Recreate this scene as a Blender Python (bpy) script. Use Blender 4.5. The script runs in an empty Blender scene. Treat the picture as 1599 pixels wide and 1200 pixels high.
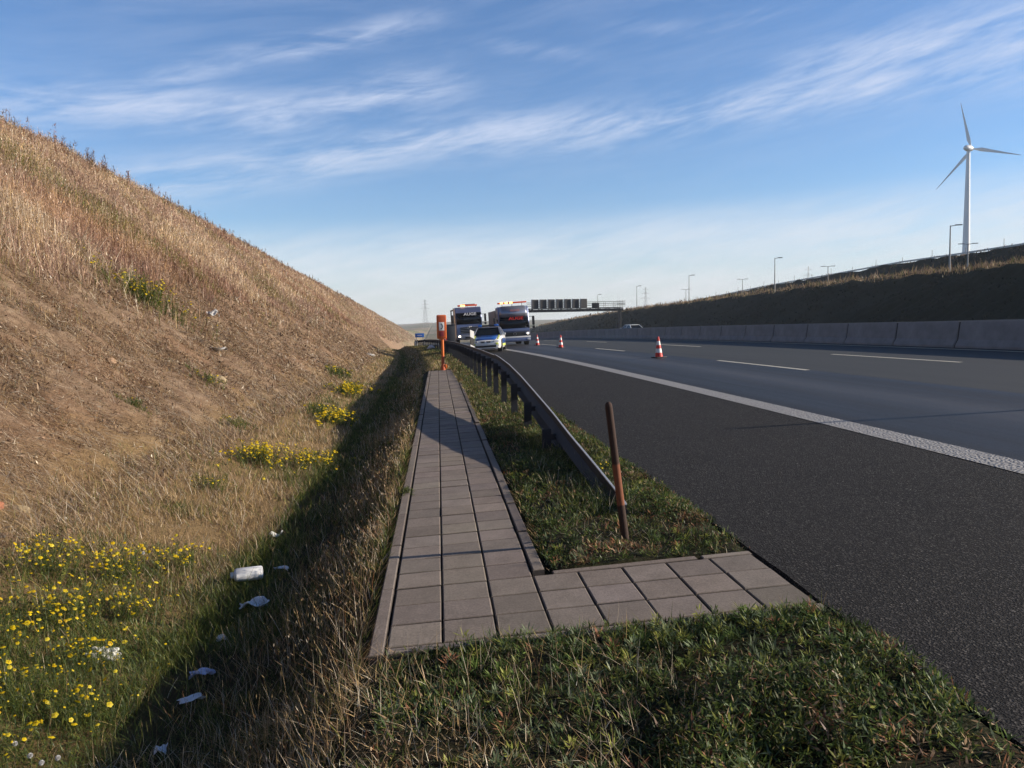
import bpy, bmesh, math, random
import numpy as np
from mathutils import Vector, Matrix, Euler
random.seed(7); RNG = np.random.default_rng(11)
scene = bpy.context.scene
COL = scene.collection
R = math.radians

# ------------------------------------------------------------------ camera
F_PX = 1220.0
YAW, PITCH, ROLL = 5.3275, 4.378, 1.2
cam_d = bpy.data.cameras.new('camera'); cam = bpy.data.objects.new('camera', cam_d); COL.objects.link(cam)
cam_d.sensor_width = 36; cam_d.lens = 36 * F_PX / 1599; cam_d.clip_start = .1; cam_d.clip_end = 12000
_y, _p, _r = R(YAW), R(PITCH), R(ROLL)
fw = Vector((math.sin(_y) * math.cos(_p), math.cos(_y) * math.cos(_p), -math.sin(_p)))
rt = Vector((math.cos(_y), -math.sin(_y), 0)); up = rt.cross(fw)
rt2 = rt * math.cos(_r) - up * math.sin(_r); up2 = up * math.cos(_r) + rt * math.sin(_r)
M = Matrix((rt2, up2, -fw)).transposed().to_4x4(); M.translation = Vector((0, 0, 1.65)); cam.matrix_world = M
scene.camera = cam

# ------------------------------------------------------------------ light
SUN_EL, SUN_AZ = 18.8, -5.5           # azimuth measured from +X towards +Y
sd = bpy.data.lights.new('sun', 'SUN'); sd.energy = 5.0; sd.angle = R(.5); sd.color = (1, .87, .71)
sun = bpy.data.objects.new('sun', sd); COL.objects.link(sun)
sv = Vector((math.cos(R(SUN_EL)) * math.cos(R(SUN_AZ)), math.cos(R(SUN_EL)) * math.sin(R(SUN_AZ)), math.sin(R(SUN_EL))))
sun.rotation_euler = sv.to_track_quat('Z', 'Y').to_euler()
scene.view_settings.view_transform = 'Standard'; scene.view_settings.look = 'None'
scene.view_settings.gamma = 1; scene.view_settings.exposure = 0.65; scene.view_settings.use_curve_mapping = False

# ------------------------------------------------------------------ node helpers
class NT:
    def __init__(s, nt): s.nt = nt; s.n = nt.nodes; s.l = nt.links
    def add(s, t, **k):
        n = s.n.new(t)
        for a, b in k.items(): setattr(n, a, b)
        return n
    def put(s, sock, v):
        if v is None: return
        if hasattr(v, 'is_output') or isinstance(v, bpy.types.NodeSocket): s.l.new(v, sock)
        elif isinstance(v, (tuple, list)): sock.default_value = tuple(v) + ((1,) if len(v) == 3 and len(sock.default_value) == 4 else ())
        else: sock.default_value = v
    def m(s, op, a, b=None, c=None, clamp=False):
        n = s.add('ShaderNodeMath', operation=op, use_clamp=clamp)
        for i, v in enumerate((a, b, c)): s.put(n.inputs[i], v)
        return n.outputs[0]
    def vm(s, op, a, b=None):
        n = s.add('ShaderNodeVectorMath', operation=op)
        for i, v in enumerate((a, b)): s.put(n.inputs[i], v)
        return n.outputs[0]
    def comb(s, x, y, z):
        n = s.add('ShaderNodeCombineXYZ')
        for i, v in enumerate((x, y, z)): s.put(n.inputs[i], v)
        return n.outputs[0]
    def noise(s, vec, scale, detail=4, rough=.55, dist=0, out=0):
        n = s.add('ShaderNodeTexNoise'); s.put(n.inputs['Vector'], vec); n.inputs['Scale'].default_value = scale
        n.inputs['Detail'].default_value = detail; n.inputs['Roughness'].default_value = rough; n.inputs['Distortion'].default_value = dist
        return n.outputs[out]
    def ramp(s, f, stops, interp='LINEAR'):
        n = s.add('ShaderNodeValToRGB'); n.color_ramp.interpolation = interp; e = n.color_ramp.elements
        while len(e) < len(stops): e.new(.5)
        for el, (p, c) in zip(e, stops):
            el.position = p; el.color = (c, c, c, 1) if isinstance(c, (int, float)) else tuple(c) + (1,)
        s.put(n.inputs[0], f); return n.outputs[0]
    def mix(s, f, a, b, blend='MIX'):
        n = s.add('ShaderNodeMix', data_type='RGBA', blend_type=blend); s.put(n.inputs[0], f); s.put(n.inputs[6], a); s.put(n.inputs[7], b)
        return n.outputs[2]
    def attr(s, name, out='Fac'):
        return s.add('ShaderNodeAttribute', attribute_name=name).outputs[out]
    def mapr(s, v, a, b, c=0, d=1, smooth=False):
        n = s.add('ShaderNodeMapRange'); n.interpolation_type = 'SMOOTHSTEP' if smooth else 'LINEAR'
        for i, x in enumerate((v, a, b, c, d)): s.put(n.inputs[i], x)
        return n.outputs[0]
    def bump(s, h, strength=.3, dist=.01):
        n = s.add('ShaderNodeBump'); n.inputs['Strength'].default_value = strength; n.inputs['Distance'].default_value = dist
        s.put(n.inputs['Height'], h); return n.outputs[0]

MATS = {}
def newmat(name):
    m = bpy.data.materials.new(name); m.use_nodes = True; t = NT(m.node_tree); b = m.node_tree.nodes['Principled BSDF']; MATS[name] = m
    return m, t, b
def simple(name, col, rough=.6, metal=0, var=.12, scale=8, spec=.5, bump=0, coat=0, emis=None):
    m, t, b = newmat(name)
    tc = t.add('ShaderNodeTexCoord').outputs['Object']
    n = t.noise(tc, scale, 5, .6)
    c = t.mix(t.mapr(n, .25, .75), tuple(max(0, x * (1 - var)) for x in col), tuple(min(1, x * (1 + var)) for x in col))
    t.put(b.inputs['Base Color'], c); b.inputs['Metallic'].default_value = metal
    t.put(b.inputs['Roughness'], t.mapr(n, .2, .8, max(.02, rough - .06), min(1, rough + .06)))
    b.inputs['Specular IOR Level'].default_value = spec
    if coat: b.inputs['Coat Weight'].default_value = coat; b.inputs['Coat Roughness'].default_value = .06
    if bump: t.put(b.inputs['Normal'], t.bump(n, bump, .01))
    if emis: b.inputs['Emission Color'].default_value = emis[0] + (1,); b.inputs['Emission Strength'].default_value = emis[1]
    return m

# ------------------------------------------------------------------ world
w = bpy.data.worlds.new('World'); scene.world = w; w.use_nodes = True
t = NT(w.node_tree); bg = w.node_tree.nodes['Background']
sky = t.add('ShaderNodeTexSky', sky_type='NISHITA', sun_disc=False)
sky.sun_elevation = R(SUN_EL); sky.sun_rotation = R(90 - SUN_AZ); sky.altitude = 200; sky.air_density = 1.0; sky.dust_density = .35; sky.ozone_density = 2.0
SKYROT = 1
d = t.add('ShaderNodeTexCoord').outputs['Generated']
sp = t.add('ShaderNodeSeparateXYZ'); t.l.new(d, sp.inputs[0])
az = t.m('MULTIPLY', t.m('ARCTAN2', sp.outputs[0], sp.outputs[1]), 57.29578)     # 0 along +Y, + to the right, degrees
el = t.m('MULTIPLY', t.m('ARCSINE', sp.outputs[2]), 57.29578)
def bandcurve(pts):                                                             # elevation of a cloud street by azimuth
    n = t.add('ShaderNodeFloatCurve'); c = n.mapping.curves[0]
    P = [((a + 60) / 120, e / 60) for a, e in pts]
    c.points[0].location = P[0]; c.points[1].location = P[-1]
    for p in P[1:-1]: c.points.new(*p)
    n.mapping.update()
    t.put(n.inputs['Value'], t.mapr(az, -60, 60)); return t.m('MULTIPLY', n.outputs[0], 60)
def band(pts, wid, a0, a1, soft=8):
    q = t.m('DIVIDE', t.m('SUBTRACT', el, bandcurve(pts)), wid)
    g = t.m('EXPONENT', t.m('MULTIPLY', t.m('MULTIPLY', q, q), -1))
    win = t.m('MULTIPLY', t.mapr(az, a0, a0 + soft, smooth=True), t.mapr(az, a1, a1 - soft, smooth=True))
    return t.m('MULTIPLY', g, win)
warp = t.noise(d, 2.2, 3, .5, 0, 1)
wv = t.vm('SUBTRACT', warp, (.5, .5, .5))
ws = t.add('ShaderNodeSeparateXYZ'); t.l.new(wv, ws.inputs[0])
# streak coordinates: long along the street, short across, leaning up to the right
sx = t.m('ADD', t.m('MULTIPLY', az, .035), t.m('MULTIPLY', ws.outputs[0], .5))
sy = t.m('ADD', t.m('ADD', t.m('MULTIPLY', el, .24), t.m('MULTIPLY', az, -.028)), t.m('MULTIPLY', ws.outputs[1], 1.1))
cn = t.noise(t.comb(sx, sy, 0), 2.4, 9, .62, .35)
sx2 = t.m('ADD', t.m('MULTIPLY', az, .09), t.m('MULTIPLY', ws.outputs[2], .5))
sy2 = t.m('ADD', t.m('MULTIPLY', el, .5), t.m('MULTIPLY', az, -.12))
cf = t.noise(t.comb(sx2, sy2, 5), 2.6, 8, .66, .5)
B = [(([(-60, 6), (-27, 8), (-19, 9.7), (-10, 11.3), (1, 13.2), (9, 13.5), (18, 14), (27.5, 14.7), (60, 14)]), 1.5, -60, 60, 1.0),
     (([(-60, 11), (-27, 13.6), (-20, 14.4), (-10, 14.6), (-3, 15.9), (3, 16.5), (60, 18)]), 1.5, -50, 6, .95),
     (([(-60, 12), (-20, 15.5), (-12, 18), (-6.7, 19.1), (1, 20.8), (60, 22)]), .9, -24, 4, .75),
     (([(-60, 20), (2, 19.4), (8, 18.6), (12, 18.1), (60, 18)]), .6, 0, 16, .5),
     (([(-60, 20), (12, 20), (19, 19.4), (25, 19.8), (60, 20)]), .6, 9, 30, .35),
     (([(-60, 14), (25, 15.6), (31, 16.4), (38, 16.5), (60, 16)]), 1.9, 20, 60, 1.0)]
tot = None
for pts, wd, a0, a1, s in B:
    q = t.m('MULTIPLY', band(pts, wd, a0, a1), s)
    tot = q if tot is None else t.m('MAXIMUM', tot, q)
lump = t.mapr(t.m('ADD', t.m('MULTIPLY', cn, .62), t.m('MULTIPLY', cf, .38)), .35, .68, smooth=True)
cl = t.m('MULTIPLY', tot, lump)
veil = t.m('MULTIPLY', t.m('MULTIPLY', t.mapr(cn, .42, .8), t.mapr(el, 7, 13, 0, .20)), t.mapr(el, 34, 24))
hzc = t.m('MULTIPLY', t.mapr(t.m('SUBTRACT', el, t.m('MULTIPLY', az, .035)), 8.4, 5.0, smooth=True), t.mapr(t.m('ADD', t.m('MULTIPLY', cn, .6), t.m('MULTIPLY', cf, .4)), .36, .6, .35, 1))
haz = t.m('MULTIPLY', t.mapr(el, 5.5, -1), .35)
cl = t.m('MAXIMUM', cl, t.m('MAXIMUM', veil, t.m('MULTIPLY', t.m('ADD', t.m('MULTIPLY', hzc, .85), haz), t.mapr(el, -4, -1))), clamp=True)
hs = t.add('ShaderNodeHueSaturation'); hs.inputs['Saturation'].default_value = 1.12; hs.inputs['Value'].default_value = 1.0
t.l.new(sky.outputs[0], hs.inputs['Color'])
cloudcol = t.mix(t.mapr(el, 2, 14), (6.9, 7.3, 7.6), (5.2, 5.9, 7.5))
tinted = t.mix(1.0, hs.outputs[0], (.90, 1.08, 1.34), 'MULTIPLY')
zen = t.mapr(el, 22, 60, 1, .22); tinted = t.mix(1.0, tinted, t.comb(zen, zen, zen), 'MULTIPLY')
skyc = t.mix(t.m('MULTIPLY', cl, .88), tinted, cloudcol)
t.l.new(skyc, bg.inputs[0]); bg.inputs[1].default_value = .081

# ------------------------------------------------------------------ terrain functions
def cY(Y):                                   # how far the motorway has swung left at Y
    Y = np.asarray(Y, float); a = np.clip(Y - 8, 0, 82); e = np.clip(Y - 90, 0, None)
    return -4.2e-4 * a * a - 0.069 * 130 * (1 - np.exp(-e / 130))
def fall(Y):
    Y = np.asarray(Y, float); a = np.clip(Y, 0, 250); e = np.clip(Y - 250, 0, None)
    return -1e-4 * a * a - 8 * (1 - np.exp(-e / 160)) + np.interp(Y, [600, 1100, 2400], [0, 7, 26])
HC = ([-60, 42, 54, 78, 115, 176, 269, 386, 552, 833], [12.0, 12.1, 12.3, 12.4, 12.7, 12.7, 11.9, 9.5, 5.2, -3])
C1 = ([-80, 85, 101, 124, 180, 233, 334, 458, 700], [7.3, 7.38, 7.36, 7.25, 6.2, 5.6, 3.7, 0, -8])
C2 = ([-80, 120, 134, 153, 177, 211, 260, 287, 400, 600], [12.9, 12.75, 12.5, 12.35, 11.6, 10.7, 8.9, 7.9, 3, -7])
def gz(X, Y, rough=True):
    X = np.asarray(X, float); Y = np.asarray(Y, float); U = X - cY(Y); F = fall(Y)
    hc = np.maximum(np.interp(Y, *HC) - F, .3); k1 = np.maximum(np.interp(Y, *C1) - F, 1.2); k2 = np.maximum(np.interp(Y, *C2) - F, k1 + .1)
    z = np.interp(U, [-1.7, -1.3, -1.0, -.75, -.55, -.42, -.30, 2.05, 16, 36, 38], [-.50, -.46, -.38, -.26, -.12, -.03, -.02, .10, .71, .72, .80])
    z = np.where(U < -1.7, np.interp(-U, [1.7, 2.2, 3.0, 3.9], [-.50, -.45, -.26, .03]), z)
    q = np.clip((-U - 3.9) / 17.1, 0, 1)
    z = np.where(U < -3.9, .03 + (hc - .03) * (q * 1.04 - .04 * q ** 6), z)
    z = np.where(U < -21, hc - np.minimum((-U - 21) * .06, 4), z)
    z = np.where(U > 38, .8 + (k1 - .8) * np.clip((U - 54) / 16, 0, 1), z)
    z = np.where(U > 82, k1 + (k2 - k1) * np.clip((U - 87) / 13, 0, 1), z)
    if rough:
        a = np.where(U < -3.9, np.clip((-U - 3.9) / 2, 0, 1), 0) * (q < 2) * .09 + np.clip((U - 52) / 4, 0, 1) * .3
        z = z + a * (np.sin(X * 1.9 + 1.3 * np.sin(Y * .7)) * np.sin(Y * 1.3 + X * .6) + .6 * np.sin(X * .53 + Y * .41) + .4 * np.sin(X * 4.1 + Y * 3.3))
    return z + F
def vnoise(X, Y, s, seed=0):
    r = np.random.default_rng(seed).random((64, 64)); x = np.asarray(X) * s; y = np.asarray(Y) * s
    i = np.floor(x).astype(int); j = np.floor(y).astype(int); u = x - i; v = y - j; u = u * u * (3 - 2 * u); v = v * v * (3 - 2 * v)
    g = lambda a, b: r[a % 64, b % 64]
    return (g(i, j) * (1 - u) + g(i + 1, j) * u) * (1 - v) + (g(i, j + 1) * (1 - u) + g(i + 1, j + 1) * u) * v
def fbm(X, Y, s, seed=0): return (vnoise(X, Y, s, seed) + .5 * vnoise(X, Y, s * 2.1, seed + 1) + .25 * vnoise(X, Y, s * 4.3, seed + 2)) / 1.75

# ------------------------------------------------------------------ object helpers
def tag(o, label=None, cat=None, group=None, kind=None):
    if label: o['label'] = label
    if cat: o['category'] = cat
    if group: o['group'] = group
    if kind: o['kind'] = kind
    return o
def npmesh(name, V, Fc, mat, parent=None, col=None, smooth=False, attrs=None):
    V = np.asarray(V, np.float32); Fc = np.asarray(Fc, np.int32); k = Fc.shape[1]
    me = bpy.data.meshes.new(name); me.vertices.add(len(V)); me.vertices.foreach_set('co', V.ravel())
    me.loops.add(Fc.size); me.loops.foreach_set('vertex_index', Fc.ravel())
    me.polygons.add(len(Fc)); me.polygons.foreach_set('loop_start', np.arange(0, Fc.size, k, dtype=np.int32))
    me.polygons.foreach_set('loop_total', np.full(len(Fc), k, np.int32))
    me.polygons.foreach_set('use_smooth', np.full(len(Fc), smooth, bool))
    me.update(calc_edges=True)
    if col is not None:
        a = me.color_attributes.new('Col', 'FLOAT_COLOR', 'POINT'); c = np.ones((len(V), 4), np.float32); c[:, :3] = col; a.data.foreach_set('color', c.ravel())
    for n, v in (attrs or {}).items():
        a = me.attributes.new(n, 'FLOAT', 'POINT'); a.data.foreach_set('value', np.asarray(v, np.float32))
    me.materials.append(mat); o = bpy.data.objects.new(name, me); COL.objects.link(o)
    if parent: o.parent = parent
    return o
def empty(name, loc, rz=0, label=None, cat=None, group=None):
    o = bpy.data.objects.new(name, None); COL.objects.link(o); o.location = loc; o.rotation_euler.z = rz; o.empty_display_size = .2
    return tag(o, label, cat, group)
def copy_tree(o, parent=None):
    c = o.copy(); COL.objects.link(c)
    if parent is not None: c.parent = parent
    for ch in [x for x in COL.objects if x.parent == o]: copy_tree(ch, c)
    return c
class MB:
    def __init__(s): s.bm = bmesh.new()
    def _x(s, vs, M): 
        if M is not None: bmesh.ops.transform(s.bm, matrix=M, verts=vs)
    def box(s, c, sz, bev=0, M=None, rot=None):
        r = bmesh.ops.create_cube(s.bm, size=1); vs = r['verts']
        bmesh.ops.scale(s.bm, vec=sz, verts=vs)
        if bev:
            es = list({e for v in vs for e in v.link_edges}); q = bmesh.ops.bevel(s.bm, geom=es, offset=bev, segments=2, affect='EDGES', profile=.6); vs = list({v for f in q['faces'] for v in f.verts} | {v for v in vs if v.is_valid})
        if rot: bmesh.ops.transform(s.bm, matrix=Euler(rot).to_matrix().to_4x4(), verts=vs)
        bmesh.ops.translate(s.bm, vec=c, verts=vs); s._x(vs, M); return s
    def cyl(s, a, b, r, r2=None, n=16, caps=True):
        a = Vector(a); b = Vector(b); q = bmesh.ops.create_cone(s.bm, cap_ends=caps, segments=n, radius1=r, radius2=r if r2 is None else r2, depth=(b - a).length)
        T = (b - a).to_track_quat('Z', 'Y').to_matrix().to_4x4(); T.translation = (a + b) / 2
        bmesh.ops.transform(s.bm, matrix=T, verts=q['verts']); return s
    def sph(s, c, r, sz=(1, 1, 1), n=12):
        q = bmesh.ops.create_uvsphere(s.bm, u_segments=n, v_segments=max(6, n // 2), radius=r)
        bmesh.ops.scale(s.bm, vec=sz, verts=q['verts']); bmesh.ops.translate(s.bm, vec=c, verts=q['verts']); return s
    def prism(s, pts, axis, a, b):           # polygon pts in the two other axes, extruded along axis from a to b
        def P(p, h): return {'x': (h, p[0], p[1]), 'y': (p[0], h, p[1]), 'z': (p[0], p[1], h)}[axis]
        A = [s.bm.verts.new(P(p, a)) for p in pts]; Bv = [s.bm.verts.new(P(p, b)) for p in pts]; n = len(pts)
        s.bm.faces.new(A); s.bm.faces.new(Bv[::-1])
        for i in range(n): s.bm.faces.new((A[i], Bv[i], Bv[(i + 1) % n], A[(i + 1) % n]))
        return s
    def loft(s, loops, caps=True, closed=True):
        L = [[s.bm.verts.new(p) for p in lp] for lp in loops]; n = len(L[0])
        for a, b in zip(L, L[1:]):
            for i in range(n if closed else n - 1): s.bm.faces.new((a[i], a[(i + 1) % n], b[(i + 1) % n], b[i]))
        if caps and closed: s.bm.faces.new(L[0][::-1]); s.bm.faces.new(L[-1])
        return s
    def quad(s, *p): s.bm.faces.new([s.bm.verts.new(q) for q in p]); return s
    def build(s, name, mat, parent=None, smooth=True, bevel=0, solid=0):
        bmesh.ops.recalc_face_normals(s.bm, faces=s.bm.faces[:])
        me = bpy.data.meshes.new(name); s.bm.to_mesh(me); s.bm.free(); me.materials.append(mat)
        if smooth:
            for p in me.polygons: p.use_smooth = True
            me.set_sharp_from_angle(angle=R(35))
        o = bpy.data.objects.new(name, me); COL.objects.link(o)
        if parent is not None: o.parent = parent
        if solid: md = o.modifiers.new('solid', 'SOLIDIFY'); md.thickness = solid; md.offset = 0
        if bevel: md = o.modifiers.new('bevel', 'BEVEL'); md.width = bevel; md.segments = 2; md.limit_method = 'ANGLE'; md.harden_normals = False
        return o

# ------------------------------------------------------------------ ground
m, t, b = newmat('soil'); GEO = t.add('ShaderNodeNewGeometry').outputs['Position']
lat = t.attr('lat'); dist = t.add('ShaderNodeSeparateXYZ'); t.l.new(GEO, dist.inputs[0])
n1 = t.noise(GEO, .35, 6, .6); n2 = t.noise(GEO, 3.5, 8, .7); n3 = t.noise(GEO, 40, 6, .75)
soil = t.ramp(n2, [(.28, (.09, .056, .032)), (.43, (.24, .16, .105)), (.56, (.36, .255, .17)), (.74, (.52, .41, .29))])
n4 = t.noise(GEO, 14, 5, .8)
soil = t.mix(t.mapr(n3, .42, .62, 0, .6), soil, (.10, .062, .036)); soil = t.mix(t.mapr(n4, .55, .68, 0, .6), soil, (.07, .042, .025)); soil = t.mix(t.mapr(n4, .42, .30, 0, .5), soil, (.52, .42, .30))
soil = t.mix(t.mapr(n1, .5, .68, 0, .5), soil, (.23, .115, .058))
straw = t.mix(n2, (.24, .155, .07), (.42, .30, .155)); straw = t.mix(t.mapr(n3, .4, .65, 0, .6), straw, (.10, .062, .03))
up_hill = t.mix(n1, (.24, .155, .10), (.36, .26, .17)); up_hill = t.mix(t.mapr(n3, .4, .65, 0, .6), up_hill, (.09, .055, .03))
c = t.mix(t.mapr(t.m('ADD', lat, t.m('MULTIPLY', n1, 2)), -3.6, -2.6, smooth=True), soil, straw)
c = t.mix(t.mapr(t.m('ADD', lat, t.m('MULTIPLY', n1, 2)), -7.6, -5.8, 1, 0, smooth=True), c, up_hill)
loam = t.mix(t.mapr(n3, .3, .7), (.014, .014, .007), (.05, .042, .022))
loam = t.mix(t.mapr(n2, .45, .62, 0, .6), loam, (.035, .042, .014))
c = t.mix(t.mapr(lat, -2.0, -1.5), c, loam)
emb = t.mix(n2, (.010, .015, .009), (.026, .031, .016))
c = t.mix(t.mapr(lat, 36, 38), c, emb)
farf = t.mix(t.mapr(t.noise(GEO, .004, 3, .5), .4, .6), (.26, .20, .13), (.13, .14, .07))
c = t.mix(t.mapr(dist.outputs[1], 300, 700), c, farf)
t.put(b.inputs['Base Color'], c); b.inputs['Roughness'].default_value = .95; b.inputs['Specular IOR Level'].default_value = .15
t.put(b.inputs['Normal'], t.bump(t.m('ADD', t.m('MULTIPLY', n2, 1.4), t.m('MULTIPLY', n3, .5)), .9, .07))
us = np.unique(np.concatenate([np.array([-1500, -900, -500, -300, -180, -110, -70, -45, -32, -26]), np.arange(-23, -20, .25), np.arange(-20, -8, .4), np.arange(-8, -4, .16), np.arange(-4, 3, .07),
     np.array([3, 4, 6, 9, 12, 14, 16, 20, 26, 32, 36, 37]), np.arange(38, 104, 1.5), np.array([108, 115, 130, 160, 200, 260, 340, 500, 800, 1500])]))
ys = np.unique(np.concatenate([[-60, -40, -25, -15, -9, -5, -2, 0], np.arange(1, 16, .1), np.arange(16, 40, .25), np.arange(40, 100, .7), np.arange(100, 300, 3), np.arange(300, 900, 15), np.arange(900, 2900, 90)]))
UU, YY = np.meshgrid(us, ys); XX = UU + cY(YY); ZZ = gz(XX, YY)
inpath = (UU > -.47) & (UU < 2.06) & ~((YY > 4.95) & (YY < 30.5) & (UU > .72)) & (YY > 3.9) & (YY < 30.5)
dz = np.where(UU < -.5, (fbm(XX, YY, 2.5, 3) - .5) * np.where(UU < -3.9, .24, .09), 0)
dz += np.where((UU > -.5) & (UU < 2.0), (fbm(XX, YY, 3.1, 5) - .35) * .05, 0)
ZZ = ZZ + np.where(inpath, -.06, dz) + np.where(UU > 2.04, -.05, 0) * (UU < 36.2)
nx = len(us); ny = len(ys); I = np.arange(nx * ny).reshape(ny, nx)
Fq = np.stack([I[:-1, :-1], I[:-1, 1:], I[1:, 1:], I[1:, :-1]], -1).reshape(-1, 4)
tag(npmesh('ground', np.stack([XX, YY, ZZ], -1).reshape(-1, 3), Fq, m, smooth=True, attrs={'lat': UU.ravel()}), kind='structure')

# ------------------------------------------------------------------ carriageways
def strip(name, u0, u1, y0, y1, mat, lift=0.0, nu=2, step=None, skirt=0):
    yy = np.unique(np.concatenate([np.arange(y0, min(y1, 60), .5), np.arange(60, y1, 4), [y1]])) if step is None else np.arange(y0, y1 + step * .5, step)
    yy = yy[(yy >= y0) & (yy <= y1)]
    uu = np.linspace(u0, u1, nu); 
    if skirt: uu = np.concatenate([[u0], uu, [u1]])
    U, Y = np.meshgrid(uu, yy); X = U + cY(Y); Z = gz(X, Y, False) + lift
    if skirt: Z[:, 0] -= skirt; Z[:, -1] -= skirt; X = X + (np.arange(X.shape[1]) == 1) * (vnoise(Y * 3, Y * 0, 1.0, 9) - .5) * .03 + (np.arange(X.shape[1]) == 0) * -.02
    I = np.arange(U.size).reshape(U.shape)
    Fq = np.stack([I[:-1, :-1], I[:-1, 1:], I[1:, 1:], I[1:, :-1]], -1).reshape(-1, 4)
    return npmesh(name, np.stack([X, Y, Z], -1).reshape(-1, 3), Fq, mat, attrs={'lat': U.ravel()})
def asphalt(name, kind):
    m, t, b = newmat(name); P = t.add('ShaderNodeNewGeometry').outputs['Position']; lat = t.attr('lat')
    s = t.add('ShaderNodeSeparateXYZ'); t.l.new(P, s.inputs[0])
    vo = t.add('ShaderNodeTexVoronoi'); t.put(vo.inputs['Vector'], P); vo.inputs['Scale'].default_value = 95
    g = t.noise(P, 160, 3, .7); gg = t.noise(P, 28, 5, .7)
    st = t.noise(t.comb(t.m('MULTIPLY', lat, 2.2), t.m('MULTIPLY', s.outputs[1], .05), 0), 1.0, 6, .6)
    pat = t.noise(P, .6, 6, .65)
    if kind == 'shoulder':
        c = t.mix(t.mapr(g, .3, .7), (.003, .003, .003), (.026, .024, .0235))
        vc = t.add('ShaderNodeSeparateColor'); t.l.new(vo.outputs['Color'], vc.inputs[0])
        c = t.mix(t.mapr(vc.outputs[0], .72, .98, 0, .8), c, (.115, .107, .10)); c = t.mix(t.mapr(t.noise(P, 45, 1, .4), .74, .78, 0, .8), c, (.3, .28, .26))
        c = t.mix(t.mapr(gg, .4, .7, 0, .35), c, (.011, .010, .010)); c = t.mix(t.mapr(pat, .35, .7, 0, .3), c, (.036, .033, .031)); c = t.mix(t.m('MULTIPLY', t.mapr(st, .55, .7), .25), c, (.022, .02, .02)); rg = t.mapr(g, .2, .8, .72, .95)
    elif kind == 'lane':
        c = t.mix(t.mapr(g, .3, .7), (.006, .0065, .009), (.015, .016, .0205))
        a = t.m('SUBTRACT', lat, 7.4); tr = t.m('EXPONENT', t.m('MULTIPLY', t.m('MULTIPLY', t.m('DIVIDE', a, .55), t.m('DIVIDE', a, .55)), -1))
        c = t.mix(t.m('MULTIPLY', tr, t.mapr(st, .35, .65, .1, .75)), c, (.080, .083, .095)); c = t.mix(t.mapr(pat, .4, .7, 0, .25), c, (.03, .03, .04))
        rg = t.mapr(t.m('ADD', t.m('MULTIPLY', gg, .4), t.m('MULTIPLY', st, .6)), .3, .7, .50, .74)
    else:
        c = t.mix(t.mapr(g, .3, .7), (.022, .024, .026), (.050, .053, .053))
        c = t.mix(t.mapr(st, .35, .65, 0, .5), c, (.055, .058, .057)); c = t.mix(t.mapr(pat, .45, .7, 0, .25), c, (.04, .042, .044)); rg = .75
    t.put(b.inputs['Base Color'], c); t.put(b.inputs['Roughness'], rg); b.inputs['Specular IOR Level'].default_value = .40 if kind == 'lane' else (.16 if kind == 'shoulder' else .3)
    t.put(b.inputs['Normal'], t.bump(t.m('ADD', t.m('MULTIPLY', vo.outputs['Distance'], .8), t.m('MULTIPLY', g, .6)), .8 if kind == 'shoulder' else .35, .012 if kind == 'shoulder' else .006))
    return m
A_sh, A_ln, A_fr = asphalt('asphalt_shoulder', 'shoulder'), asphalt('asphalt_lane', 'lane'), asphalt('asphalt_far', 'far')
tag(strip('hard_shoulder', 2.05, 5.25, -50, 640, A_sh, .006, 8, skirt=.12), kind='structure')
tag(strip('road_near_lane', 5.25, 9.1, -50, 640, A_ln, .004, 12), kind='structure')
tag(strip('road_far_lanes', 9.1, 16.3, -50, 640, A_fr, .004, 8), kind='structure')
tag(strip('opposite_road', 17.0, 36.0, -50, 640, A_fr, .02, 6), kind='structure')
# painted lines
m, t, b = newmat('road_paint'); P = t.add('ShaderNodeNewGeometry').outputs['Position']; s = t.add('ShaderNodeSeparateXYZ'); t.l.new(P, s.inputs[0])
rib = t.m('SINE', t.m('MULTIPLY', t.m('ADD', s.outputs[1], t.m('MULTIPLY', t.noise(P, 9, 2), .05)), 62))
vo = t.add('ShaderNodeTexVoronoi'); t.put(vo.inputs['Vector'], P); vo.inputs['Scale'].default_value = 34
g = t.noise(P, 60, 4, .7)
cc = t.mix(t.mapr(vo.outputs['Distance'], .3, .8, 0, .8), (.37, .36, .35), (.20, .195, .19)); cc = t.mix(t.mapr(g, .5, .75, 0, .6), cc, (.15, .145, .14))
t.put(b.inputs['Base Color'], cc); b.inputs['Roughness'].default_value = .7
t.put(b.inputs['Normal'], t.bump(t.m('ADD', t.m('MULTIPLY', rib, .5), t.m('MULTIPLY', vo.outputs['Distance'], -1.2)), .9, .012)); RIB = m
m, t, b = newmat('line_paint'); P = t.add('ShaderNodeNewGeometry').outputs['Position']; g = t.noise(P, 25, 5, .7)
t.put(b.inputs['Base Color'], t.mix(t.mapr(g, .45, .7, 0, .6), (.62, .58, .46), (.24, .23, .2))); b.inputs['Roughness'].default_value = .6; PAINT = m
tag(strip('edge_marking', 5.10, 5.48, -50, 400, RIB, .011, 3), kind='structure')
tag(strip('median_edge_marking', 15.20, 15.34, -50, 400, PAINT, .010, 2), kind='structure')
def dashes(name, u, starts, length=6):
    V = []; Fq = []
    for y0 in starts:
        L = np.linspace(y0, y0 + length, 9)
        for k, y in enumerate(L):
            for s in (-1, 1):
                x = u + s * .065 + float(cY(y)); V.append((x, y, float(gz(x, y, False)) + .010))
            if k: n = len(V); Fq.append((n - 4, n - 3, n - 1, n - 2))
    return tag(npmesh(name, V, Fq, PAINT), kind='structure')
dashes('lane_marking', 9.02, [18.3 + 17.7 * k for k in range(-3, 14)])
dashes('lane_marking_outer', 12.35, [17.4 + 17.7 * k for k in range(-3, 14)])
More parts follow.
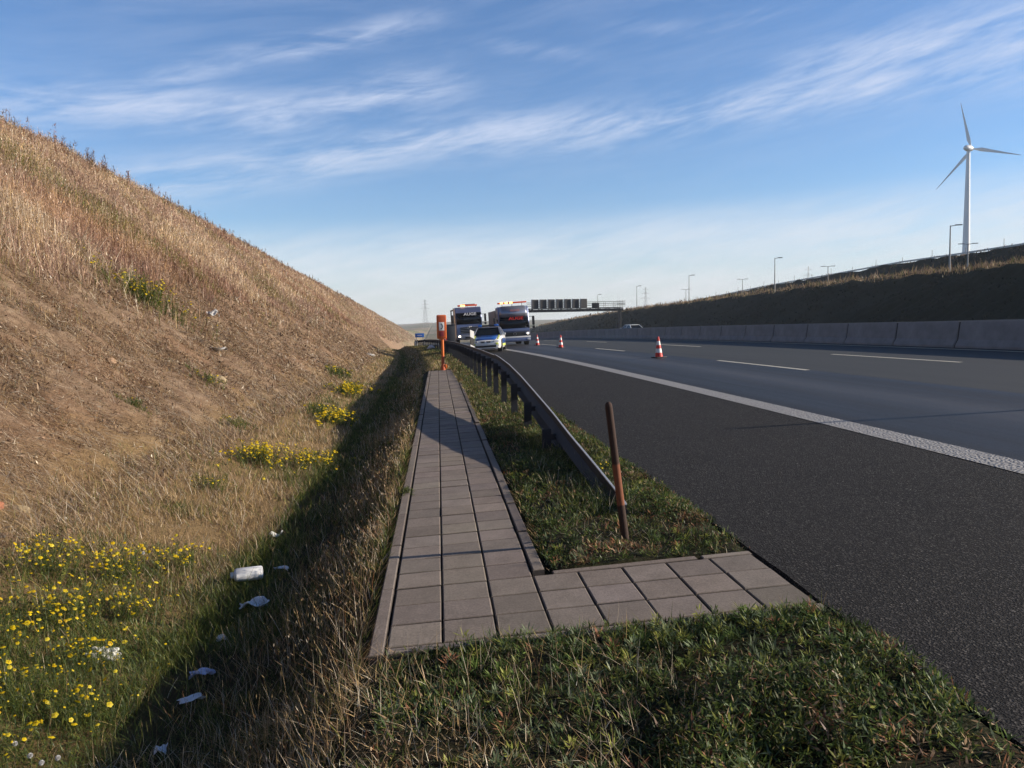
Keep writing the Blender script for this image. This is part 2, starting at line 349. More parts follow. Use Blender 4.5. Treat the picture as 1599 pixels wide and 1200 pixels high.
dashes('opposite_lane_marking', 23.0, [10 + 18 * k for k in range(-2, 14)]); dashes('opposite_lane_marking_outer', 29.0, [10 + 18 * k for k in range(-2, 14)])

# ------------------------------------------------------------------ paved footpath
m, t, b = newmat('paving'); P = t.add('ShaderNodeNewGeometry').outputs['Position']; cv = t.attr('Col', 'Color')
n1 = t.noise(P, 6, 6, .65); n2 = t.noise(P, 70, 5, .7); n3 = t.noise(P, 1.3, 4, .6)
c = t.mix(t.mapr(n2, .3, .7), (.165, .136, .115), (.30, .25, .215)); c = t.mix(t.mapr(n1, .4, .72, 0, .5), c, (.115, .095, .078)); c = t.mix(t.mapr(n3, .45, .7, 0, .35), c, (.26, .225, .19))
spk = t.mapr(t.noise(P, 160, 2, .5), .68, .75, 0, .6); c = t.mix(spk, c, (.40, .36, .31))
t.put(b.inputs['Base Color'], t.mix(1.0, c, cv, 'MULTIPLY')); b.inputs['Roughness'].default_value = .85; b.inputs['Specular IOR Level'].default_value = .3
t.put(b.inputs['Normal'], t.bump(t.m('ADD', n2, t.m('MULTIPLY', n1, .6)), .45, .006)); PAVE = m
def slabs(name, items, mat):                  # items: (x0,x1,y0,y1,top shift,tint)
    V = []; Fc = []; Cc = []
    for (x0, x1, y0, y1, dzz, tint) in items:
        ch = .008; base = len(V)
        tx, ty = RNG.normal(0, .006, 2)
        for (e, h) in ((0, -.05), (0, -.006), (ch, 0)):
            for (x, y) in ((x0 + e, y0 + e), (x1 - e, y0 + e), (x1 - e, y1 - e), (x0 + e, y1 - e)):
                z = .05 * x - 1e-4 * y * y + .004 + dzz + h + (tx * (x - (x0 + x1) / 2) + ty * (y - (y0 + y1) / 2)) * (h > -.04)
                V.append((x, y, z)); Cc.append(tint if h == 0 else tuple(.40 * q for q in tint))
        for r in range(2):
            for k in range(4): a = base + r * 4 + k; bb = base + r * 4 + (k + 1) % 4; Fc.append((a, bb, bb + 4, a + 4))
        Fc.append((base + 8, base + 9, base + 10, base + 11))
    return tag(npmesh(name, V, Fc, mat, col=np.array(Cc)), kind='structure')
items = []; TX, TY = .292, .3045; X0, Y0 = -.312, 3.985; g = .0042
def tint(): v = RNG.normal(1, .095); return (v, v * RNG.normal(1, .012), v * RNG.normal(1, .02))
for r in range(87):
    for k in range(3): items.append((X0 + k * TX + g, X0 + (k + 1) * TX - g, Y0 + r * TY + .007, Y0 + (r + 1) * TY - .005, RNG.normal(0, .0015), tint()))
for r in range(3):
    for k in range(3, 8):
        x1 = min(X0 + (k + 1) * TX, 2.04); items.append((X0 + k * TX + g, x1 - g, Y0 + r * TY + .007, Y0 + (r + 1) * TY - .005, RNG.normal(0, .0015), tint()))
slabs('footpath', items, PAVE)
items = []; y = 3.9
while y < 30.4:
    s = RNG.normal(0, .003); tn = tint(); items.append((X0 - .088, X0 - .010, y, y + .985, .012 + s, tuple(.95 * v for v in tn)))
    items.append((X0 + 3 * TX + .012, X0 + 3 * TX + .09, y + 1.085, y + 2.075, .004 + RNG.normal(0, .003), tint()))
    y += 1.0
x = X0 - .0
while x < 2.0:
    L = min(.98, 2.04 - x); items.append((x + .004, x + L - .004, 3.985 - .075, 3.985 - .008, .0, tint()))
    if x + L > X0 + 3 * TX + .2: items.append((max(x, X0 + 3 * TX) + .012, x + L - .005, Y0 + 3 * TY + .008, Y0 + 3 * TY + .075, 0, tint()))
    x += 1.0
slabs('kerb', items, PAVE)
m = simple('joint_sand', (.014, .012, .010), .95, var=.5, scale=60)
tag(npmesh('path_bedding', [(X0 - .08, 3.92, -.016 - .034), (.652, 3.92, .035 - .034), (.652, 30.45, .035 - .127), (X0 - .08, 30.45, -.016 - .127),
    (.652, 3.92, .035 - .034), (2.04, 3.92, .102 - .034), (2.04, 4.96, .102 - .035), (.652, 4.96, .035 - .035)], [(0, 1, 2, 3), (4, 5, 6, 7)], m), kind='structure')
# ------------------------------------------------------------------ vegetation
def vegmat(name, trans=.3, rough=.7):
    m = bpy.data.materials.new(name); m.use_nodes = True; t = NT(m.node_tree); t.n.remove(t.n['Principled BSDF']); out = t.n['Material Output']
    c = t.attr('Col', 'Color'); df = t.add('ShaderNodeBsdfDiffuse'); tr = t.add('ShaderNodeBsdfTranslucent'); gl = t.add('ShaderNodeBsdfGlossy'); gl.inputs['Roughness'].default_value = .45
    n = t.noise(t.add('ShaderNodeNewGeometry').outputs['Position'], 90, 2); c2 = t.mix(t.mapr(n, .3, .7, 0, .25), c, t.mix(1.0, c, (.6, .55, .5), 'MULTIPLY'))
    for q in (df, tr): t.put(q.inputs[0], c2)
    t.put(gl.inputs[0], (.5, .5, .5))
    a = t.add('ShaderNodeMixShader'); a.inputs[0].default_value = trans; t.l.new(df.outputs[0], a.inputs[1]); t.l.new(tr.outputs[0], a.inputs[2])
    bb = t.add('ShaderNodeMixShader'); bb.inputs[0].default_value = .035; t.l.new(a.outputs[0], bb.inputs[1]); t.l.new(gl.outputs[0], bb.inputs[2]); t.l.new(bb.outputs[0], out.inputs[0]); return m
VEG = vegmat('plant_matter', .28); DRY = vegmat('dry_stalks', .2)
def gloc(X, Y): return gz(X, Y)
class Veg:
    def __init__(s): s.V = []; s.F = []; s.C = []; s.n = 0
    def _add(s, V, Fl, C):
        k = V.shape[1]; s.V.append(V.reshape(-1, 3)); s.C.append(C.reshape(-1, 3))
        s.F.append((np.arange(len(V))[:, None, None] * k + np.array(Fl)[None] + s.n).reshape(-1, 3)); s.n += len(V) * k
    def blades(s, P, h, wd, lean, curl, c0, c1, az=None, segs=2, taper=.6, lz=0):
        N = len(P)
        if not N: return
        az = RNG.uniform(0, 2 * np.pi, N) if az is None else az
        D = np.stack([np.cos(az), np.sin(az), np.zeros(N)], 1); wa = az + RNG.uniform(.6, 2.5, N); W = np.stack([np.cos(wa), np.sin(wa), np.zeros(N)], 1)
        h = np.broadcast_to(h, N)[:, None]; wd = np.broadcast_to(wd, N)[:, None] * .5; lean = np.broadcast_to(lean, N)[:, None]; curl = np.broadcast_to(curl, N)[:, None]
        rows = []; cols = []
        for k in range(segs + 1):
            q = k / segs; a = lean * q + curl * q * q; nrm = np.sqrt(1 + (lean + curl) ** 2)
            c = P + D * (h * a / nrm); c[:, 2:] += h * q / nrm + np.broadcast_to(lz, N)[:, None] * q * h
            cc = c0 * (1 - q) + c1 * q
            if k < segs: ww = wd * (1 - q) ** taper; rows += [c - W * ww, c + W * ww]; cols += [cc, cc]
            else: rows.append(c); cols.append(cc)
        F = []
        for k in range(segs - 1): a = 2 * k; F += [(a, a + 1, a + 3), (a, a + 3, a + 2)]
        a = 2 * (segs - 1); F.append((a, a + 1, a + 2))
        s._add(np.stack(rows, 1), F, np.stack(cols, 1))
    def leaves(s, P, L, wd, nz, c, az=None, tiltr=.5):
        N = len(P)
        if not N: return
        az = RNG.uniform(0, 2 * np.pi, N) if az is None else az
        el = np.arcsin(np.clip(RNG.normal(nz, tiltr, N), -.9, .97)); L = np.broadcast_to(L, N)[:, None]; wd = np.broadcast_to(wd, N)[:, None]
        D = np.stack([np.cos(az) * np.cos(el), np.sin(az) * np.cos(el), np.sin(el)], 1)
        S = np.stack([-np.sin(az), np.cos(az), RNG.normal(0, .35, N)], 1); S /= np.linalg.norm(S, axis=1)[:, None]
        mid = P + D * L * .45; mid[:, 2] -= 0
        s._add(np.stack([P, mid - S * wd * .5, P + D * L, mid + S * wd * .5], 1), [(0, 1, 2), (0, 2, 3)], np.repeat(c[:, None], 4, 1) * np.array([.85, 1, 1.1, 1])[None, :, None])
    def build(s, name, mat, parent=None): 
        return npmesh(name, np.concatenate(s.V), np.concatenate(s.F), mat, parent, col=np.clip(np.concatenate(s.C), 0, 1))
def pick(N, cols, wts, var=.18):
    cols = np.array(cols); i = RNG.choice(len(cols), N, p=np.array(wts) / sum(wts)); return cols[i] * RNG.normal(1, var, (N, 1)).clip(.5, 1.6)
def pts(u0, u1, y0, y1, dens, keep=None, clump=0, cmin=.2):
    N = int((u1 - u0) * (y1 - y0) * dens)
    U = RNG.uniform(u0, u1, N); Y = RNG.uniform(y0, y1, N)
    if clump: f = fbm(U, Y, clump, int(y0 * 7) % 50); k = RNG.random(N) < np.clip((f - .3) * 3.2, cmin, 1); U, Y = U[k], Y[k]
    X = U + cY(Y)
    if keep is not None: k = keep(U, Y); X, Y, U = X[k], Y[k], U[k]
    return np.stack([X, Y, gz(X, Y) - .012], 1), U
GOLD, TAN, PALE, RUST, BROWN = (.48, .345, .17), (.38, .27, .17), (.64, .55, .42), (.26, .125, .07), (.21, .135, .095)
GRN, DGRN, YGRN, GGRN = (.085, .125, .030), (.038, .066, .020), (.19, .205, .045), (.13, .165, .09)
pxw = lambda Y, k=.55: np.maximum(.0022, k * Y / 781.0)       # about half a picture dot wide, so far stalks stay visible
def no_pave(U, Y): return ~((Y > 3.93) & (Y < 30.6) & (U > -.43) & (U < .68)) & ~((Y > 3.93) & (Y < 4.98) & (U > 0) & (U < 2.1))

# foreground verge in front of the path
g = Veg()
for y0, y1, k in ((1.2, 2.6, .6), (2.6, 3.92, 1)):
    P, U = pts(-1.75, 2.0, y0, y1, 4800 * k, clump=2.6, cmin=.05); N = len(P)
    rightness = np.clip((U + .2) / 1.6, 0, 1); kk = RNG.random(N) > rightness * .8; P, U, rr = P[kk], U[kk], rightness[kk]; N = len(P)
    c = pick(N, [GOLD, TAN, PALE, YGRN, GRN, DGRN, RUST], [2, 2, .8, 2.5, 3, 1.6, .3]); gk = RNG.random(N) < .8 * np.clip((1.3 - U) / 1.2, 0, 1) * (fbm(P[:, 0], P[:, 1], 1.7, 21) > .44); c[gk] = pick(gk.sum(), [GOLD, PALE, TAN], [2.5, 1.5, 1.5]); dryk = RNG.random(N) < .3 * (1 - rr)
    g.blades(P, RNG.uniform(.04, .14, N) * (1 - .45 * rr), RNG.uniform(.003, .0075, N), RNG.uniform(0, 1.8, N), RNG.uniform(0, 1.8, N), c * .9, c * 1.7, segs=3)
    P, U = pts(-1.75, 1.0, y0, y1, 420 * k, clump=2.0, cmin=.05); N = len(P); c = pick(N, [GOLD, PALE, TAN, RUST], [3, 2, 2, .4])
    g.blades(P, RNG.uniform(.10, .26, N), RNG.uniform(.0018, .0034, N), RNG.uniform(.1, 1.4, N), RNG.uniform(-.5, 1.6, N), c * .8, c * 1.2, segs=4)
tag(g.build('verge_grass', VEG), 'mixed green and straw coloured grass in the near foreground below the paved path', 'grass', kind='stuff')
g = Veg()
for (u0, u1, y0, y1, dn, sc) in ((-.3, 2.07, 1.2, 2.6, 12000, 1.2), (-.3, 2.07, 2.6, 3.95, 15000, 1.25), (.70, 2.07, 4.99, 8, 11000, 1.15), (.68, 2.06, 8, 13, 7000, 1.35), (.70, 2.0, 13, 22, 1700, 1.8), (.70, 2.0, 22, 40, 600, 2.8), (.3, 2.0, 40, 110, 130, 5)):
    P, U = pts(u0, u1, y0, y1, dn, keep=no_pave, clump=3.4); N = len(P)
    hh = .26 * np.clip(fbm(P[:, 0], P[:, 1], 3.3, 8) - .25, 0, 1) * 1.2 * np.interp(U, [.7, .9, 1.75, 2.05], [.3, 1, 1, .4]) * (np.interp(P[:, 1], [3.3, 3.85], [1, .15]) if y1 < 4 else np.interp(P[:, 1], [5.0, 5.5, 6.5], [.25, .7, .7])); P[:, 2] += RNG.random(N) ** .7 * (.012 + hh)
    c = pick(N, [GRN, DGRN, YGRN, GGRN, RUST, TAN, (.11, .03, .02)], [3.4, 2.6, 1.5, 2.2, .25, .8, .12], .3)
    pt = fbm(P[:, 0], P[:, 1], 1.3, 30)[:, None]; bt = fbm(P[:, 0], P[:, 1], 4.5, 33)[:, None]; rd = (fbm(P[:, 0], P[:, 1], 2.1, 37) > .66) & (RNG.random(N) < .6); c[rd] = pick(rd.sum(), [RUST, TAN, (.20, .08, .04)], [1, 1.4, .6]); c = c * (.55 + 1.7 * np.clip(bt - .2, 0, 1)); c = c * (1 - .5 * np.clip((pt - .5) * 4, 0, 1)) + np.array(DGRN) * .3 * np.clip((pt - .5) * 4, 0, 1)
    g.leaves(P, RNG.uniform(.014, .046, N) * sc, RNG.uniform(.003, .010, N) * sc, .45, c, tiltr=.35)
# taller leafy tufts
for i in range(900):
    y = RNG.choice([RNG.uniform(2.4, 3.9), RNG.uniform(5.0, 9), RNG.uniform(9, 20)], p=[.45, .3, .25]); u = RNG.uniform(0 if y < 4 else .74, 1.98)
    if y < 4 and RNG.random() < .3: y = RNG.uniform(3.6, 3.93)
    n = 26; az = RNG.uniform(0, 6.28, n); r = RNG.uniform(0, .02, n); x = u + float(cY(y)); P = np.stack([x + r * np.cos(az), y + r * np.sin(az), np.full(n, float(gz(x, y)))], 1); hgt = RNG.uniform(.02, .075)
    P[:, 2] += RNG.random(n) * hgt; c = pick(n, [[GRN, YGRN, GGRN, DGRN, RUST][RNG.choice(5, p=[.3, .2, .25, .2, .05])]], [1], .15)
    g.leaves(P, RNG.uniform(.025, .06, n), RNG.uniform(.004, .009, n), .5, c * RNG.uniform(.8, 1.9), az=az, tiltr=.25)
tag(g.build('ground_cover', VEG), 'low dense green ground cover with a few reddish leaves on the strip beside the hard shoulder', 'ground cover', kind='stuff')
# grass along the strip under the guard rail
g = Veg()
for y0, y1, dn, hs in ((4.99, 8, 1300, .8), (8, 13, 900, .9), (13, 22, 800, 1), (22, 40, 420, 1.2), (40, 120, 90, 1.5)):
    P, U = pts(.66 if y0 < 30 else -.4, 2.03, y0, y1, dn, keep=no_pave, clump=2); N = len(P); far = np.clip((P[:, 1] - 12) / 18, 0, 1)
    c = pick(N, [GRN, YGRN, DGRN, GOLD, TAN, PALE], [2, 1.8, 1, 1.1, 1, .5]); c = c * (1 - .55 * far[:, None]) + np.array([.25, .19, .075]) * .55 * far[:, None]
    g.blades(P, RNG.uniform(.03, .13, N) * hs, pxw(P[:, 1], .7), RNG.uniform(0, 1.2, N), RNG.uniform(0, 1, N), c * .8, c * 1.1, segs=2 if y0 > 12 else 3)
P, U = pts(-.42, .68, 30.6, 40, 420, clump=2); N = len(P); c = pick(N, [GOLD, TAN, YGRN, GRN, PALE], [2, 1.6, 1.4, 1, .5]); g.blades(P, RNG.uniform(.06, .2, N), pxw(P[:, 1], .7), RNG.uniform(0, 1, N), RNG.uniform(0, 1, N), c * .8, c * 1.1)
P, U = pts(1.0, 1.62, 6.2, 11, 2300, clump=2.4); N = len(P); c = pick(N, [GRN, YGRN, GGRN, DGRN, PALE], [2, 1.4, 1.6, 1, .5]); g.blades(P, RNG.uniform(.07, .24, N), .0045, RNG.uniform(0, .9, N), RNG.uniform(0, 1.2, N), c * .8, c * 1.3, segs=3)
P, U = pts(.9, 1.5, 5.1, 7.2, 160); N = len(P); c = pick(N, [PALE, (.42, .38, .30)], [1, 1]); P[:, 2] += .03
g.blades(P, RNG.uniform(.05, .14, N), .0035, 2.5, 1, c, c, segs=3)
tag(g.build('strip_grass', VEG), 'thin green and yellowed grass between the paved path and the hard shoulder', 'grass', kind='stuff')

# bank from the path down to the ditch
g = Veg()
for y0, y1, dn, sg in ((1.5, 3.9, 5500, 3), (3.9, 8, 7000, 3), (8, 16, 3400, 2), (16, 34, 1100, 2), (34, 120, 170, 2)):
    P, U = pts(-1.85, -.42, y0, y1, dn, keep=no_pave, clump=1.9); N = len(P)
    gr = fbm(P[:, 0], P[:, 1], .9, 40)
    c = pick(N, [GOLD, TAN, PALE, RUST, YGRN, GRN, DGRN], [3, 3, .8, .5, 1.6, 2.2, 1.2]); gk = (gr > .52) & (RNG.random(N) < .6); c[gk] = pick(gk.sum(), [GRN, YGRN, DGRN], [2, 1.4, 1]); gk = RNG.random(N) < np.interp(U, [-1.7, -1, -.5], [.85, .6, .25]); c[gk] = pick(gk.sum(), [GRN, YGRN, DGRN], [2, 1.8, .8])
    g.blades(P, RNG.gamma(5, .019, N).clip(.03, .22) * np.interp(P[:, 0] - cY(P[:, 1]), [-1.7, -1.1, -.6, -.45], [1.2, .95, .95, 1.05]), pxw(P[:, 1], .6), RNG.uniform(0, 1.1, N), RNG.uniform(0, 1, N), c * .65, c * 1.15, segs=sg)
    P, U = pts(-1.5, -.45, y0, y1, dn * .11, keep=no_pave, clump=1.1); N = len(P); c = pick(N, [GOLD, PALE, TAN, (.28, .13, .055)], [3, 1.5, 2, 1])
    g.blades(P, RNG.uniform(.12, .28, N) * np.interp(U, [-1.5, -.9], [.6, 1]), pxw(P[:, 1], .5), RNG.uniform(.05, .9, N), RNG.uniform(-.3, .9, N), c * .8, c * 1.2, segs=sg)
    top = P + np.array([0, 0, 1]) * RNG.uniform(.08, .2, (N, 1)); g.leaves(top[U > -1.05], (RNG.uniform(.015, .03, N) * (1 + y0 / 30))[U > -1.05], pxw(P[:, 1], .7)[U > -1.05], .8, c[U > -1.05], tiltr=.2)
for u0, u1, d0 in ((-.47, -.40, 0.), (.665, .72, 3.1)):
    for y0, y1, dn in ((4.0 if u0 < 0 else 5.0, 9, 1500), (9, 16, 800), (16, 30.3, 300)):
        P, U = pts(u0, u1, y0, y1, dn, clump=1.4, cmin=.1); N = len(P); c = pick(N, [GRN, YGRN, GOLD, TAN], [2, 1.5, 1.5, 1]); P[:, 2] += .01
        g.blades(P, RNG.uniform(.03, .11, N), pxw(P[:, 1], .6), RNG.uniform(.2, 1.6, N), RNG.uniform(0, 1, N), c * .8, c * 1.1, az=RNG.normal(d0, .9, N), segs=3)
P, U = pts(.0, 2.0, 3.86, 3.95, 2600, clump=2); N = len(P); c = pick(N, [GRN, YGRN, GOLD, PALE], [2, 1.5, 1, .6]); g.blades(P, RNG.uniform(.04, .14, N), .0035, RNG.uniform(.1, 1.2, N), RNG.uniform(0, 1, N), c * .8, c * 1.1, az=RNG.normal(1.5, .9, N), segs=3)
tag(g.build('bank_grass', VEG), 'tall golden and green grass on the shaded bank between the path and the ditch', 'grass', kind='stuff')

# ditch floor and the foot of the slope
g = Veg()
for y0, y1, dn, sg in ((2.2, 5, 6500, 3), (5, 9, 3200, 3), (9, 16, 2000, 2), (16, 34, 800, 2), (34, 90, 170, 2), (90, 200, 30, 2)):
    P, U = pts(-4.1, -1.75, y0, y1, dn, clump=1.5); N = len(P); k = (RNG.random(N) < np.interp(U, [-4.1, -3.2, -2.6], [.25, .6, 1])); P, U = P[k], U[k]; N = len(P)
    near = np.clip((6.5 - P[:, 1]) / 1.5, 0, 1) * .85
    c = pick(N, [GOLD, TAN, PALE, BROWN, YGRN, GRN], [3.6, 3, 1.2, .7, .9, .5]); gk = RNG.random(N) < near; c[gk] = pick(gk.sum(), [GRN, YGRN, DGRN, GGRN], [2.4, 2, 1.4, 1])
    gr = fbm(P[:, 0], P[:, 1], .7, 60); gk = (gr > .57) & (RNG.random(N) < .6); c[gk] = pick(gk.sum(), [GRN, YGRN, GGRN], [2, 1.4, 1])
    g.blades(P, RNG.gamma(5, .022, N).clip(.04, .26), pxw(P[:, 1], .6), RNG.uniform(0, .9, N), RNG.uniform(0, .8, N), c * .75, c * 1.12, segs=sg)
for y0, y1, dn, dl in ((2.6, 5.6, 4200, 5200), (5.6, 7.4, 1700, 2200)):
    P, U = pts(-3.5, -1.75, y0, y1, dn, clump=1.3, cmin=.55); N = len(P); c = pick(N, [GRN, YGRN, DGRN, GGRN, GOLD], [2.6, 2, 1.2, 1, .9])
    g.blades(P, RNG.gamma(5, .022, N).clip(.04, .22), pxw(P[:, 1], .6), RNG.uniform(0, 1.1, N), RNG.uniform(0, 1, N), c * .75, c * 1.15, segs=3)
    P, U = pts(-3.5, -1.75, y0, y1, dl, clump=1.6, cmin=.3); N = len(P); P[:, 2] += RNG.random(N) * .16 * fbm(P[:, 0], P[:, 1], 1.6, 9); c = pick(N, [GRN, YGRN, DGRN, GGRN], [3, 2, 1.4, 1], .25)
    g.leaves(P, RNG.uniform(.02, .06, N), RNG.uniform(.003, .008, N), .5, c, tiltr=.4)
tag(g.build('ditch_grass', VEG), 'sunlit straw coloured grass along the ditch at the foot of the left hill', 'grass', kind='stuff')

# sparse weeds, straw litter on the bare lower slope
g = Veg()
for y0, y1, dn in ((2.5, 8, 900), (8, 14, 900), (14, 26, 600), (26, 60, 220), (60, 200, 40)):
    P, U = pts(-8.8, -3.2, y0, y1, dn, clump=1.2); N = len(P); c = pick(N, [TAN, GOLD, BROWN, RUST, GGRN, (.24, .14, .075)], [3, 1.6, 2, 1, .35, 2])
    g.blades(P, RNG.gamma(4, .025, N).clip(.03, .28), pxw(P[:, 1], .5), RNG.uniform(0, 1.3, N), RNG.uniform(0, 1, N), c * .8, c * 1.1)
    P, U = pts(-9, -3.2, y0, y1, dn * 2.2, clump=1.6); N = len(P); P[:, 2] += .02; c = pick(N, [TAN, PALE, (.40, .36, .31), GOLD, BROWN], [2.8, 1.6, 1.0, 1.2, 2.4])
    az = np.where(RNG.random(N) < .5, RNG.normal(0, .7, N), RNG.uniform(0, 6.28, N)); dx = np.cos(az); L = RNG.gamma(3, .06, N).clip(.04, .55); nd = 3.2
    g.blades(P, L, pxw(P[:, 1], .42), nd, .2, c, c, az=az, lz=-.0 - .62 * dx * nd / np.sqrt(1 + 3.4 ** 2))
for y0, y1, dn, sc in ((2.5, 9, 1500, 1), (9, 16, 900, 1.4), (16, 30, 420, 2.2), (30, 70, 120, 3.6)):
    P, U = pts(-9, -3.3, y0, y1, dn, clump=1.3); N = len(P); P[:, 2] += RNG.uniform(.005, .05, N) * sc ** .5; c = pick(N, [(.10, .06, .04), BROWN, TAN, PALE, (.46, .40, .33)], [3, 2, 2, 1, .6], .25)
    g.leaves(P, RNG.gamma(2.5, .014, N).clip(.012, .11) * sc, RNG.uniform(.006, .02, N) * sc, .1, c, tiltr=.4)
tag(g.build('straw_litter', DRY), 'sparse dry stalks and fallen straw over the bare brown soil of the lower hillside', 'dead grass', kind='stuff')

# dense dry weeds over the upper slope
g = Veg()
bands = ((5, 12, 460, 1), (12, 20, 520, 1), (20, 32, 380, 1), (32, 50, 220, 1.05), (50, 80, 90, 1.15), (80, 130, 40, 1.3), (130, 220, 15, 1.6), (220, 420, 4.5, 2.1), (420, 700, 1.4, 3))
for y0, y1, dn, hs in bands:
    P, U = pts(-25, -6.2, y0, y1, dn); N = len(P); nn = fbm(P[:, 0], P[:, 1], .45, 70); k = RNG.random(N) < np.interp(U + (nn - .5) * 2.6, [-8.3, -7.6], [1, .05]); P, U, nn = P[k], U[k], nn[k]; N = len(P)
    n2 = fbm(P[:, 0], P[:, 1], .22, 75)
    A = pick(N, [TAN, (.33, .225, .17), BROWN, (.29, .185, .145), PALE], [2.6, 3, 1.4, 2.4, .7]); Bc = pick(N, [GOLD, (.42, .315, .23), PALE, TAN], [1.3, 2.5, 1.1, 2]); Gc = pick(N, [YGRN, (.24, .19, .07), GGRN], [1, 3, .4])
    pv_ = fbm(P[:, 0], P[:, 1] * .6, .12, 90); pw_ = fbm(P[:, 0], P[:, 1], .9, 95); c = np.where((nn > .52)[:, None], Bc, A) * (.78 + .82 * pv_[:, None]) * (.8 + .55 * pw_[:, None]); c[pv_ < .42] *= [1.0, .88, .86]; gk = (n2 > .60) & (RNG.random(N) < .5); c[gk] = Gc[gk]
    h = RNG.gamma(5, .075, N).clip(.1, .95) * (.75 + .5 * nn) * (1 + .12 * (hs - 1))
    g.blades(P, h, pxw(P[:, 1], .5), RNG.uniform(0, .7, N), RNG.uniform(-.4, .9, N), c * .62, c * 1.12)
    k = RNG.random(N) < .55; Q = P[k]; hq = h[k]; n = len(Q); top = Q + np.stack([RNG.normal(0, .05, n), RNG.normal(0, .05, n), hq * RNG.uniform(.55, 1.0, n)], 1)
    g.leaves(top, RNG.uniform(.05, .13, n), pxw(Q[:, 1], .75), .55, c[k] * 1.1, tiltr=.35)
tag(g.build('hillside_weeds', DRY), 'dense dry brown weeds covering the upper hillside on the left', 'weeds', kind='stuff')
# taller branching stalks on the crest
g = Veg()
for y0, y1, dn in ((20, 60, 1.7), (60, 120, .8), (120, 300, .25)):
    P, U = pts(-24.5, -17, y0, y1, dn, clump=.5); N = len(P); c = pick(N, [BROWN, RUST, (.16, .10, .06)], [2, 1, 2]); h = RNG.gamma(5, .14, N).clip(.3, 1.3)
    az = RNG.uniform(0, 6.28, N); g.blades(P, h, pxw(P[:, 1], .55), .12, .15, c, c, az=az)
    for q in range(11):
        f = RNG.uniform(.4, 1, N); B0 = P + np.array([0, 0, 1]) * (h * f)[:, None]; B0[:, 0] += .1 * f * h * np.cos(az); B0[:, 1] += .1 * f * h * np.sin(az)
        g.blades(B0, RNG.uniform(.08, .26, N), pxw(P[:, 1], .5), RNG.uniform(.4, 1.2, N), 0, c, c)
        g.leaves(B0 + RNG.normal(0, .07, (N, 3)) * [1, 1, .6], .07, pxw(P[:, 1], .9), .5, c * 1.2)
tag(g.build('crest_stalks', DRY), 'tall dark branching dead stalks standing along the skyline of the left hill', 'weeds', kind='stuff')

# pale arching grass tussocks and leafy bushes on the hill: each one a thing
def uz(u, y): x = u + float(cY(y)); return x, y, float(gz(x, y))
for i, (u, y, lab) in enumerate([(-10.8, 17.5, 'pale bleached grass tussock at the left edge of the photo halfway up the hill'), (-11.6, 23.5, 'pale arching grass tussock on the hill right of the bleached one at the left edge'), (-9.3, 22.0, 'small pale tussock just above the green yellow bush on the hill'), (-13.5, 30, 'wispy pale tussock high on the hill below the skyline'), (-8.6, 15.2, 'pale tussock low on the hill at the edge of the bare soil')]):
    v = Veg(); n = 190; x, yy, z = uz(u, y); P = np.stack([RNG.normal(0, .28, n), RNG.normal(0, .28, n), np.zeros(n)], 1); P[:, 2] = -P[:, 0] * .62 - .03; c = pick(n, [PALE, (.42, .36, .27), TAN], [3, 2, 1])
    v.blades(P, RNG.uniform(.4, .95, n), .014, RNG.uniform(.1, .8, n), RNG.uniform(.2, 1, n), c * .7, c * 1.15, segs=3)
    o = v.build('grass_tussock', DRY); o.location = (x, yy, z); tag(o, lab, 'grass tussock', 'pale tussocks on the hillside')

